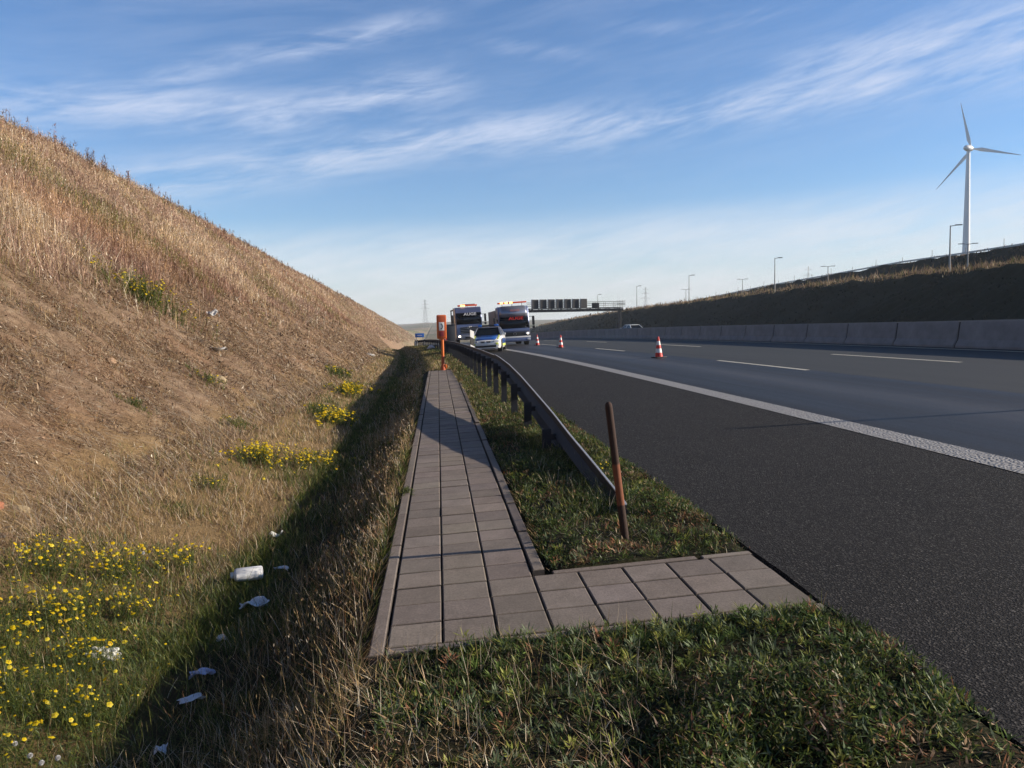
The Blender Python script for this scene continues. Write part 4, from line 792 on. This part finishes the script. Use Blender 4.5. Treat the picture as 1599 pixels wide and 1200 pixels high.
pc.location = at(3.62, 48.3, .01); pc.rotation_euler = (R(-.4), R(-2.4), R(-9)); pc.scale = (1.06, 1.06, 1.08)
tag(pc, 'white police car with blue bonnet and yellow stripes in front of the two tow trucks', 'police car')
wc = car('passing_car', simple('pale_blue_white_paint', (.55, .60, .66), .25, .2, coat=.7), WHITE, WHITE); x, y, z = at(26.9, 95, .02); wc.location = (x, y + 4, z); wc.rotation_euler = (0, 0, R(180) + R(10))
tag(wc, 'white car with a bluish rear window passing behind the concrete barrier', 'car')
rv = car('red_car', RED, RED, RED, H=1.9); rv.location = at(4.6, 96, .01); rv.rotation_euler.z = R(4); rv.scale = (1.05, 1.05, 1.15); tag(rv, 'red vehicle almost hidden behind the left tow truck and the orange phone', 'car')

# ------------------------------------------------------------------ tow trucks
def truck(kind):
    e = empty('tow_truck', (0, 0, 0)); big = kind == 'big'; W = 2.5; hw = 1.25
    if big: zw0, zw1, zr, zb = 2.05, 3.08, 3.66, .62
    else: zw0, zw1, zr, zb = 1.36, 2.28, 3.12, .30
    body = SILVER; pr = [(0.02, zb), (0, zw0 - .02), (.16, zw1), (.42 if big else .34, zr - .12), (.60, zr), (2.0, zr), (2.05, zb)]
    mb = MB(); mb.prism(pr, 'x', -hw + .01, hw - .01); mb.build('cab', body, e, bevel=.07)
    mb = MB(); mb.loft([[(s * (hw - .06), -.014, zw0), (s * (hw - .10), .146, zw1 - .02)] for s in (-1, -.33, .33, 1)], caps=False, closed=False); mb.build('windscreen', GLASS, e, solid=.03)
    for s in (-1, 1):
        MB().prism([(.18, zw0 + .05), (.28, zw1 - .15), (1.15, zw1 - .15), (1.15, zw0 + .05)], 'x', s * (hw - .02), s * (hw + .004)).build('side_window', GLASS, e, smooth=False)
    # mirrors
    for s in (-1, 1):
        mb = MB(); mb.box((s * (hw + .30), -.02, zw0 + .55), (.20, .14, .72), .05); mb.box((s * (hw + .30), -.02, zw0 + .02), (.20, .14, .24), .04); mir = mb.build('mirror', BLACK, e)
        mb = MB(); mb.cyl((s * (hw - .05), .05, zw0 + .88), (s * (hw + .28), .0, zw0 + .88), .022, n=8); mb.cyl((s * (hw - .05), .05, zw0 + .1), (s * (hw + .28), .0, zw0 + .1), .022, n=8); mb.build('mirror_arm', STEEL, mir)
    if big:
        mb = MB(); mb.prism([(-.05, zw1 + .0), (-.02, zw1 - .22), (.10, zw1 - .02), (.15, zw1 + .06)], 'x', -hw + .06, hw - .06); mb.build('sun_visor', GLASS, e, smooth=False)
        text('lettering', 'AUGE', .36, FRONT(.12, -.13, zw1 - .10, 0), LENSO, e, squash=1.25)
        mb = MB()
        for k in range(4): mb.box((0, -.03, 1.72 - k * .15), (1.7, .08, .10), .02)
        g_ = mb.build('grille', DARK, e)
        mb = MB()
        for k in range(5): mb.box((0, -.055, 1.79 - k * .15), (1.62, .03, .018))
        mb.build('chrome_strip', CHROME, g_)
        mb = MB(); q = bmesh.ops.create_cone(mb.bm, segments=24, radius1=.17, radius2=.17, depth=.03, cap_ends=False); bmesh.ops.transform(mb.bm, matrix=Matrix.Translation((0, -.09, 1.72)) @ Matrix.Rotation(R(90), 4, 'X'), verts=q['verts'])
        for a in (90, 210, 330): mb.cyl((0, -.09, 1.72), (.16 * math.cos(R(a)), -.09, 1.72 + .16 * math.sin(R(a))), .018, .008, 6)
        mb.build('round_badge', CHROME, e, solid=.015)
        MB().box((0, -.05, .86), (2.46, .26, .44), .06).build('bumper', simple('bumper_grey', (.22, .235, .28), .4, .3), e)
        MB().box((0, -.19, .80), (.9, .02, .16)).build('number_plate_recess', BLACK, e); hz, hx = .93, .98
    else:
        # swept roof shield
        mb = MB(); mb.loft([[(-1.16, .10, zw1 + .04), (-.9, .0, zw1 + .0), (.9, .0, zw1 + .0), (1.16, .10, zw1 + .04)], [(-1.12, .12, zw1 + .3), (-.95, -.06, zw1 + .32), (.95, -.06, zw1 + .32), (1.12, .12, zw1 + .3)], [(-1.08, .34, zr - .02), (-.85, .16, zr + .02), (.85, .16, zr + .02), (1.08, .34, zr - .02)]], caps=False, closed=False); mb.build('roof_shield', SILVER2, e, solid=.03)
        text('roof_lettering', 'AUGE', .24, FRONT(.1, -.07, zw1 + .50, -14), LETF, e, squash=1.25)
        text('lettering', 'AUGE', .32, FRONT(.16, -.06, zw1 - .14, 0), LETR, e, squash=1.4)
        MB().box((0, -.04, 1.20), (2.42, .10, .26), .04).build('front_panel', SILVER, e); MB().box((0, -.055, .90), (2.44, .12, .32), .03).build('grille', BLACK, e)
        mb = MB(); q = bmesh.ops.create_cone(mb.bm, segments=24, radius1=.11, radius2=.11, depth=.03, cap_ends=False); bmesh.ops.transform(mb.bm, matrix=Matrix.Translation((0, -.125, .92)) @ Matrix.Rotation(R(90), 4, 'X'), verts=q['verts']); mb.build('round_badge', CHROME, e, solid=.012)
        MB().box((0, -.07, .66), (2.5, .22, .12), .03).build('upper_bumper', WHITE, e); MB().box((0, -.09, .45), (2.5, .26, .28), .05).build('bumper', SILVER, e); hz, hx = .92, 1.03
        for s in (-1, 1): MB().box((s * 1.08, -.235, .46), (.26, .03, .18), .01).build('fog_lamp', LENS, e)
    for s in (-1, 1):
        h_ = MB().box((s * hx, -.20 if big else -.13, hz), (.34, .05, .22), .02).build('headlight', LENS, e)
        if big and s > 0: continue
        MB().cyl((s * hx, -.235 if big else -.165, hz), (s * hx, -.22 if big else -.15, hz), .085 if big else .06, n=16).build('lit_bulb', LAMP, h_)
    # light bar
    zl = zr + (.16 if big else .30); wl = 1.85 if big else 2.35; tilt = 0 if big else R(-1)
    lb = MB().box((0, .75, zl), (wl, .3, .15 if big else .12), .04, rot=(0, tilt, 0)).build('light_bar', AMBER, e)
    for k in range(1 if big else 3): MB().box((-.45 + k * .01 if big else -.85 + k * .38, .60, zl), (.42 if big else .22, .03, .12), .01).build('lit_beacon', AMBERLIT, lb)
    if big: MB().box((.15, 1.1, zl + .08), (1.2, .5, .12), .02).build('roof_box', GREYBOX, lb)
    for s in (-.8, 0, .8): MB().cyl((s, .75, zr - .02), (s, .75, zl), .02, n=6).build('bracket', DARK, lb)
    # chassis, wheels, body
    MB().box((0, 3.9, .72 if big else .62), (1.0, 7.4, .26), .02).build('chassis', DARK, e)
    for s in (-1, 1):
        wheel(e, s * 1.06, 1.2 if big else 1.1, .50 if big else .43, .34, s)
        for y in (5.6, 6.9) if big else (5.4,): wheel(e, s * 1.0, y, .50 if big else .43, .46, s)
    if big:
        MB().box((0, 5.4, 1.30), (2.5, 5.6, .34), .03).build('deck', GREYBOX, e)
        mb = MB()
        for s in (-1, 1):
            mb.box((s * 1.16, 2.45, 2.5), (.14, .2, 2.3)); mb.box((s * 1.16, 4.2, 3.5), (.12, 3.4, .12))
            mb.box((s * 1.16, 5.8, 2.5), (.12, .12, 2.1))
        mb.box((0, 2.45, 3.6), (2.46, .2, .14)); mb.build('crane_frame', GREYBOX, e)
        MB().box((-1.0, 4.0, 2.2), (.5, 2.6, 1.3), .04).build('tool_locker', GREYBOX, e)
    else:
        MB().box((0, 5.0, 1.75), (2.5, 5.6, 2.3), .05).build('box_body', simple('body_grey', (.17, .18, .19), .5), e); MB().box((-1.0, 2.35, 2.3), (.5, .4, 1.0), .08).build('air_intake', GREYBOX, e)
    return e
t1 = truck('big'); t1.location = at(4.82, 73.5, .01); t1.rotation_euler = (R(-.6), R(-2.2), R(3.6)); tag(t1, 'silver blue tow truck with white AUGE lettering on the hard shoulder, left of the other', 'tow truck', 'tow trucks')
t2 = truck('small'); t2.location = at(7.35, 62, .01); t2.rotation_euler = (R(-.5), R(-2.2), R(2.0)); tag(t2, 'silver tow truck with red AUGE lettering and three amber beacons standing in the near lane', 'tow truck', 'tow trucks')

# ------------------------------------------------------------------ sign gantry
gy = 155; e = empty('sign_gantry', (36.5, gy, -1.7), R(0), 'dark overhead sign gantry with railed walkway reaching over the opposite carriageway', 'sign gantry')
X0g = 1.0; zb_ = 3.95 + 1.7
mb = MB(); mb.box((0, 0, zb_ / 2 + .2), (.55, .6, zb_ + .4), .03); mb.build('support_post', DARK, e)
MB().box((-.25, -.1, 1.9), (.9, .5, 2.2), .02).build('control_box', DARK, e); MB().box((-18.8, 0, zb_ / 2 + .2), (.5, .6, zb_ + .4), .03).build('support_post', DARK, e)
mb = MB(); span = 19.4
for z in (zb_, zb_ + .62): 
    for s in (-.6, .6): mb.box((-span / 2 + .6, s, z), (span, .16, .16))
for k in range(21):
    x = -k * span / 20 + .5
    for s in (-.6, .6): mb.cyl((x, s, zb_), (x - .5 if k % 2 else x - .95, s, zb_ + .62), .05, n=4)
    mb.box((x, 0, zb_), (.08, 1.2, .08))
mb.build('beam', DARK, e, smooth=False); MB().box((-span / 2 + .6, -.6, zb_ + .27), (span, .04, .36)).build('beam_plate', DARK, e)
mb = MB()
for z in (.5, .85, 1.2): mb.cyl((.9, -.75, zb_ + .62 + z), (-span + .6, -.75, zb_ + .62 + z), .03, n=4); mb.cyl((.9, .75, zb_ + .62 + z), (-span + .6, .75, zb_ + .62 + z), .03, n=4)
for k in range(10):
    for s in (-.75, .75): mb.cyl((.9 - k * 2, s, zb_ + .62), (.9 - k * 2, s, zb_ + 1.85), .035, n=4)
mb.build('railing', STEEL, e, smooth=False)
mb = MB(); mb.box((.3, 0, zb_ + 1.3), (1.3, 1.6, .06)); 
for x in (-.3, .3, .9):
    for s in (-.8, .8): mb.cyl((x, s, zb_ + .6), (x, s, zb_ + 2.1), .04, n=4)
mb.build('ladder_cage', STEEL, e, smooth=False)
px_ = None
for k in range(7):
    x = 19.25 + k * 1.62 - 36.5
    if px_ is None:
        px_ = p = MB().box((0, 0, .93), (1.42, .5, 1.84), .02).build('display_panel', simple('panel_frame', (.36, .37, .38), .5, .3), e); f = MB().box((0, -.256, .93), (1.36, .02, 1.76)).build('panel_face', simple('panel_black', (.012, .013, .016), .5), p)
    else: p = px_.copy(); COL.objects.link(p); q = f.copy(); COL.objects.link(q); q.parent = p
    p.location = (x, -.9, zb_ + .60); p.rotation_euler.z = R(16)
MB().box((-5.1, -.9, zb_ + 1.05), (1.45, .2, 1.1), .02).build('small_sign_back', DARK, e)

# ------------------------------------------------------------------ lamps, turbine, pylons, sign
def slamp(arms):
    e = empty('street_lamp', (0, 0, 0)); MB().cyl((0, 0, 0), (0, 0, 6.6), .11, .06, 10).build('pole', STEEL, e)
    for s in ((1,) if arms == 1 else (-1, 1)):
        MB().cyl((0, 0, 6.5), (s * .6, 0, 6.62), .05, n=8).build('arm', STEEL, e); MB().box((s * .85, 0, 6.64), (.75, .28, .14), .04).build('lamp_head', DARK if arms == 1 else STEEL, e)
    return e
def place(u, y, lx): x = u + float(cY(y)); return x, y, float(gz(x, y, False)) - .1
sl = slamp(1); dl = slamp(2); first = {1: True, 2: True}
for arms, X_, Y_, ztop, zb0, lab in ((1, 67.62, 98.3, 13.44, 7.5, 'single arm street lamp left of the wind turbine, nearest and tallest of the lamps'), (1, 65.0, 146.4, 13.33, 6.5, 'single arm street lamp, second nearest, left of the double lamp below the turbine'), (1, 63.3, 193, 13.0, 5.8, 'single arm street lamp on the ledge, third from the right'), (1, 62.0, 240, 12.7, 5.0, 'single arm street lamp right of the gantry, fourth from the right'), (1, 61.0, 295, 12.3, 4.0, 'farthest single arm street lamp, seen over the gantry walkway'),
    (2, 83.5, 117, 12.8, 9.2, 'double headed street lamp in front of the wind turbine tower'), (2, 81.5, 157.6, 12.35, 8.4, 'double headed street lamp second from the right on the embankment'), (2, 80, 200, 12.2, 7.5, 'double headed street lamp third from the right, a small T shape'), (2, 79, 244, 11.6, 6.5, 'farthest double headed street lamp near the third single lamp')):
    base = sl if arms == 1 else dl; o = base if first[arms] else copy_tree(base); first[arms] = False
    zb0 = float(gz(X_, Y_, False)) - .1; o.location = (X_, Y_, zb0); o.scale = (1.15, 1.15, (ztop - zb0) / 6.64); o.rotation_euler.z = R(-20); tag(o, lab, 'street lamp', 'street lamps along the embankment')
TX_, TY_ = 298.6, 420; zg = float(gz(TX_, TY_, False)); e = empty('wind_turbine', (TX_, TY_, zg), 0, 'white wind turbine with three blades rising behind the right embankment', 'wind turbine')
hub = 94.5 - zg; MB().loft([[(r * math.cos(a), r * math.sin(a), z) for a in np.linspace(0, 2 * math.pi, 33)[:-1]] for z, r in ((-3, 2.6), (hub * .3, 2.1), (hub * .7, 1.4), (hub - 1.2, .9))]).build('tower', WIND, e)
axz = R(90 - 65); nac = empty('tmp', (0, 0, 0)); bpy.data.objects.remove(nac)
mb = MB(); mb.loft([[(x, r * math.cos(a), r * math.sin(a)) for a in np.linspace(0, 2 * math.pi, 25)[:-1]] for x, r in ((-4.0, .15), (-3.6, .8), (-2.8, 1.3), (-1.3, 1.65), (.4, 1.75), (1.6, 1.6), (2.3, 1.35))]); nc = mb.build('nacelle', WIND, e); nc.location = (0, 0, hub); nc.rotation_euler.z = axz
mb = MB(); mb.loft([[(x, r * math.cos(a), r * math.sin(a)) for a in np.linspace(0, 2 * math.pi, 25)[:-1]] for x, r in ((2.35, 1.3), (3.2, 1.2), (3.9, .8), (4.3, .15))]); hb = mb.build('hub', WIND, e); hb.location = (0, 0, hub); hb.rotation_euler.z = axz
BL = 28
for phi in (14, 252, 134):
    mb = MB(); lo = []
    for q, ch, th in ((.03, .8, .8), (.08, .85, .7), (.2, 2.1, .4), (.4, 1.5, .26), (.7, .85, .15), (.93, .4, .08), (1.0, .1, .03)):
        lo.append([(th * .5 * math.sin(a), ch * .5 * math.cos(a) + ch * .18, BL * q) for a in np.linspace(0, 2 * math.pi, 17)[:-1]])
    mb.loft(lo); bl = mb.build('blade', WIND, e); bl.location = (0, 0, hub)
    ax = Vector((math.cos(axz), math.sin(axz), 0)); bl.matrix_local = Matrix.Translation(Vector((0, 0, hub)) + ax * 3.1) @ Matrix.Rotation(axz, 4, 'Z') @ Matrix.Rotation(R(180 - phi) + math.pi, 4, 'X')
def pylon(x, y, ztop, wbase, label, th):
    zg = float(gz(x, y, False)); H = ztop - zg; e = empty('power_pylon', (x, y, zg), R(20), label, 'power pylon', 'distant power pylons'); mb = MB(); L = lambda z: wbase * (1 - z / H) * .5 + .25
    lv = np.linspace(0, H, 10)
    for a, b_ in zip(lv, lv[1:]):
        for sx_, sy_ in ((-1, -1), (1, -1), (1, 1), (-1, 1)):
            mb.cyl((sx_ * L(a), sy_ * L(a), a), (sx_ * L(b_), sy_ * L(b_), b_), th, n=4)
        for s in (-1, 1): mb.cyl((-L(a), s * L(a), a), (L(b_), s * L(b_), b_), th * .6, n=4); mb.cyl((L(a), s * L(a), a), (-L(b_), s * L(b_), b_), th * .6, n=4)
    mb.build('lattice_mast', STEEL, e, smooth=False)
    mb = MB()
    for z, w_ in ((H * .68, H * .17), (H * .82, H * .13), (H * .93, H * .09)):
        mb.cyl((-w_, 0, z), (w_, 0, z), th, n=4); mb.cyl((-w_, 0, z), (0, 0, z + H * .05), th * .7, n=4); mb.cyl((w_, 0, z), (0, 0, z + H * .05), th * .7, n=4)
    mb.build('cross_arms', STEEL, e, smooth=False)
pylon(-23, 1500, 52, 9, 'faint tall lattice pylon in the haze left of the orange phone', .2); pylon(405, 1500, 68, 8, 'lattice power pylon in the haze right of the sign gantry', .2); pylon(735, 1500, 104, 9, 'faint lattice pylon above the right embankment between two lamps', .22)
x, y, z = at(1.55, 110); e = empty('blue_sign', (x, y, z), 0, 'small blue roadside sign board far off between the hill and the orange phone', 'road sign')
MB().box((0, 0, 1.5), (1.25, .04, .55), .01).build('board', SIGNBLUE, e); MB().box((0, -.024, 1.5), (.7, .006, .07)).build('white_bar', PLATE, e)
for s in (-.45, .45): MB().cyl((s, .05, -.2), (s, .05, 1.75), .03, n=8).build('leg', STEEL, e)
for i, (u, y) in enumerate(((.6, 100), (1.0, 104), (1.4, 92))):
    x, y, z = at(u, y); e = empty('marker_post', (x, y, z), 0, ['small white marker post below the blue sign', 'small white marker post right of and below the blue sign', 'small white marker post nearest the orange phone'][i], 'marker post', 'white marker posts'); MB().box((0, 0, .5), (.12, .08, 1.0), .01).build('shaft', WHITE, e); MB().box((0, 0, .78), (.126, .086, .2)).build('black_band', BLACK, e)

# ------------------------------------------------------------------ litter, stones
def sheet(name, loc, size, mat, label, cat, group='litter in the ditch and grass', seed=0, rz=0):
    r = np.random.default_rng(seed + 300); n, m_ = 26, 18; u, v = np.meshgrid(np.linspace(-1, 1, n), np.linspace(-1, 1, m_)); z = 0 * u; dx = 0 * u; dy = 0 * u
    for _ in range(14):
        a = r.uniform(0, np.pi); k = r.uniform(1.5, 6); q = k * (u * np.cos(a) + v * np.sin(a)) + r.uniform(0, 6); tri = np.abs((q / np.pi) % 2 - 1); z += tri / k ** .6; dx += .05 * (tri - .5) * np.cos(a); dy += .05 * (tri - .5) * np.sin(a)
    z = (z - z.min()) / (z.max() - z.min()); ed = 1 - .30 * vnoise(np.arctan2(v, u) * 2 + 9, 0 * u, 1.3, seed + 2) * np.maximum(abs(u), abs(v)) ** 3
    V = np.stack([(u * ed + dx) * size[0] / 2, (v * ed * (1 - .35 * u * u) + dy) * size[1] / 2, z * size[2]], -1).reshape(-1, 3); I = np.arange(n * m_).reshape(m_, n)
    o = npmesh(name, V, np.stack([I[:-1, :-1], I[:-1, 1:], I[1:, 1:], I[1:, :-1]], -1).reshape(-1, 4), mat); md = o.modifiers.new('s', 'SOLIDIFY'); md.thickness = .002
    x, y = loc; o.location = (x, y, float(gz(x, y)) + .02); o.rotation_euler.z = rz; return tag(o, label, cat, group)
def crumple(name, loc, size, mat, label, cat, group='litter in the ditch and grass', seed=0, fold=.6, rz=0, flat=1):
    bm = bmesh.new(); bmesh.ops.create_icosphere(bm, subdivisions=5, radius=1); r = np.random.default_rng(seed + 77); ks = r.normal(0, 2.6, (9, 3)); ph = r.uniform(0, 6, 9)
    for v in bm.verts:
        p = np.array(v.co); d_ = sum(abs(math.sin(float(k @ p) + f)) ** .7 for k, f in zip(ks, ph)) / 9 - .6; v.co = Vector(p * (1 + d_ * fold * 3.2)); v.co.x *= size[0] / 2; v.co.y *= size[1] / 2; v.co.z = max(v.co.z, -.55 * flat) * size[2] / 2
    me = bpy.data.meshes.new(name); bm.to_mesh(me); bm.free(); me.materials.append(mat)
    for p in me.polygons: p.use_smooth = True
    me.set_sharp_from_angle(angle=R(28)); o = bpy.data.objects.new(name, me); COL.objects.link(o); x, y = loc; o.location = (x, y, float(gz(x, y)) + size[2] * (.2 if cat != 'stone' else -.02) + (.015 if cat != 'stone' else 0)); o.rotation_euler.z = rz
    return tag(o, label, cat, group)
BAG = simple('white_film', (.66, .68, .74), .4, 0, .15, 20); BLUEP = simple('blue_white_wrap', (.42, .46, .68), .4, 0, .5, 14); BAG2 = simple('dusty_film', (.42, .41, .40), .6, 0, .3, 9); TISS = simple('paper_white', (.72, .72, .68), .9)
# canister: round ended white plastic
e = empty('plastic_canister', (-1.63, 6.62, float(gz(-1.63, 6.62)) + .10), R(12), 'white plastic canister lying at the edge of the shade in the ditch', 'canister', 'litter in the ditch and grass')
MB().loft([[(x, r * 1.05 * math.cos(a), r * .8 * math.sin(a)) for a in np.linspace(0, 2 * math.pi, 21)[:-1]] for x, r in ((-.13, .02), (-.125, .052), (-.105, .068), (.085, .070), (.10, .062), (.105, .02))]).build('body', PLASTIC, e); MB().cyl((-.13, 0, .0), (-.155, 0, 0), .026, n=14).build('cap', PLATE, e)
sheet('crumpled_bag', (-1.44, 5.93), (0.24, 0.1625, 0.081), BAG, 'crumpled white plastic bag in the shade just below the white canister', 'plastic bag', seed=1, rz=.3)
sheet('plastic_wrapper', (-1.42, 6.86), (0.14, 0.0625, 0.0405), BAG, 'small white wrapper right behind the white canister', 'wrapper', seed=2)
sheet('crumpled_packet', (-1.50, 4.80), (0.16, 0.1125, 0.04725), BLUEP, 'crumpled blue and white packet in the shade below the reddish leaves', 'packet', seed=3, rz=.3)
sheet('torn_wrapper', (-1.46, 4.46), (0.16, 0.075, 0.0405), BAG, 'torn white wrapper strip just below the blue and white packet', 'wrapper', seed=4, rz=.6)
crumple('white_lump', (-2.2, 5.1), (.16, .12, .09), TISS, 'white crumpled paper half hidden among the yellow flowers', 'paper', seed=5)
sheet('paper_scrap', (-1.44, 3.92), (0.07, 0.0625, 0.0405), BAG, 'small white scrap in the shade near the bottom of the photo', 'paper', seed=6)
sheet('plastic_scrap', (-1.53, 5.36), (0.07, 0.0625, 0.0405), BAG, 'tiny pale scrap between the bag and the blue and white packet', 'plastic scrap', seed=7)
sheet('paper_strip', (-1.71, 8.1), (0.16, 0.075, 0.0675), TISS, 'pale paper strip in the sunny dry grass above the white canister', 'paper', seed=8, rz=.9)
sheet('hillside_bag', (-6.82, 24.7), (0.38, 0.375, 0.27), BAG2, 'white plastic bag caught in the hillside weeds right of the yellow bush', 'plastic bag', seed=9)
sheet('hillside_film', (-5.5, 20.3), (0.42, 0.375, 0.108), BAG2, 'flat whitish plastic sheet on the bare soil below the hillside bag', 'plastic sheet', seed=10)
crumple('far_scrap', (-4.6, 53), (.5, .4, .2), BAG2, 'whitish scrap far along the slope near the shaded ditch', 'plastic scrap', seed=11)
crumple('verge_bag', (-.62, 70), (.55, .4, .4), BAG, 'white bag with a dark opening on the far verge left of the phone column', 'plastic bag', seed=12)
st = [simple('stone_%d' % i, c, .9, 0, .2, 12, .2, .4) for i, c in enumerate(((.34, .27, .17), (.28, .12, .07), (.36, .33, .27), (.30, .2, .13)))]
for i, (u, y, s_, mi, lab) in enumerate([(-3.90, 7.52, .17, 0, 'pale yellowish stone at the left edge on the bare soil'), (-4.02, 7.28, .2, 1, 'reddish stone at the far left edge on the bare soil'), (-3.55, 7.6, .07, 2, 'small whitish stone right of the pale yellowish one'), (-3.4, 7.3, .09, 3, 'small sandy stone above the yellow flowers'), (-3.22, 7.05, .06, 2, 'small pale stone at the upper edge of the yellow flowers'), (-5.4, 13.5, .2, 3, 'sandy stone half buried in the middle of the bare slope'), (-4.7, 17.4, .28, 0, 'pale rounded stone on the slope above the flower patches')]):
    crumple('stone', (u + float(cY(y)), y), (s_, s_ * .8, s_ * .6), st[mi], lab, 'stone', 'stones on the bare slope', seed=20 + i, fold=.2, rz=i)
rngp = random.Random(5)
mb = MB()
for k in range(900):
    u = rngp.uniform(-7.5, -3.3); y = rngp.uniform(4.5, 20); x = u + float(cY(y)); s_ = rngp.uniform(.012, .05) * (1 + y / 20)
    q = bmesh.ops.create_icosphere(mb.bm, subdivisions=1, radius=s_ / 2); bmesh.ops.scale(mb.bm, vec=(1, rngp.uniform(.6, 1), .6), verts=q['verts']); bmesh.ops.translate(mb.bm, vec=(x, y, float(gz(x, y)) + .005), verts=q['verts'])
tag(mb.build('pebbles', st[3], smooth=False), 'small pebbles scattered over the bare soil of the slope', 'pebbles', kind='stuff')

# ------------------------------------------------------------------ haze
hm = bpy.data.materials.new('haze_air'); hm.use_nodes = True; t = NT(hm.node_tree); t.n.remove(t.n['Principled BSDF']); pv = t.add('ShaderNodeVolumePrincipled'); pv.inputs['Color'].default_value = (.86, .91, .98, 1); pv.inputs['Density'].default_value = .00022; pv.inputs['Anisotropy'].default_value = 0
t.l.new(pv.outputs[0], t.n['Material Output'].inputs['Volume'])
tag(MB().box((0, 1350, 45), (3200, 3200, 165)).build('haze', hm, smooth=False), kind='stuff')
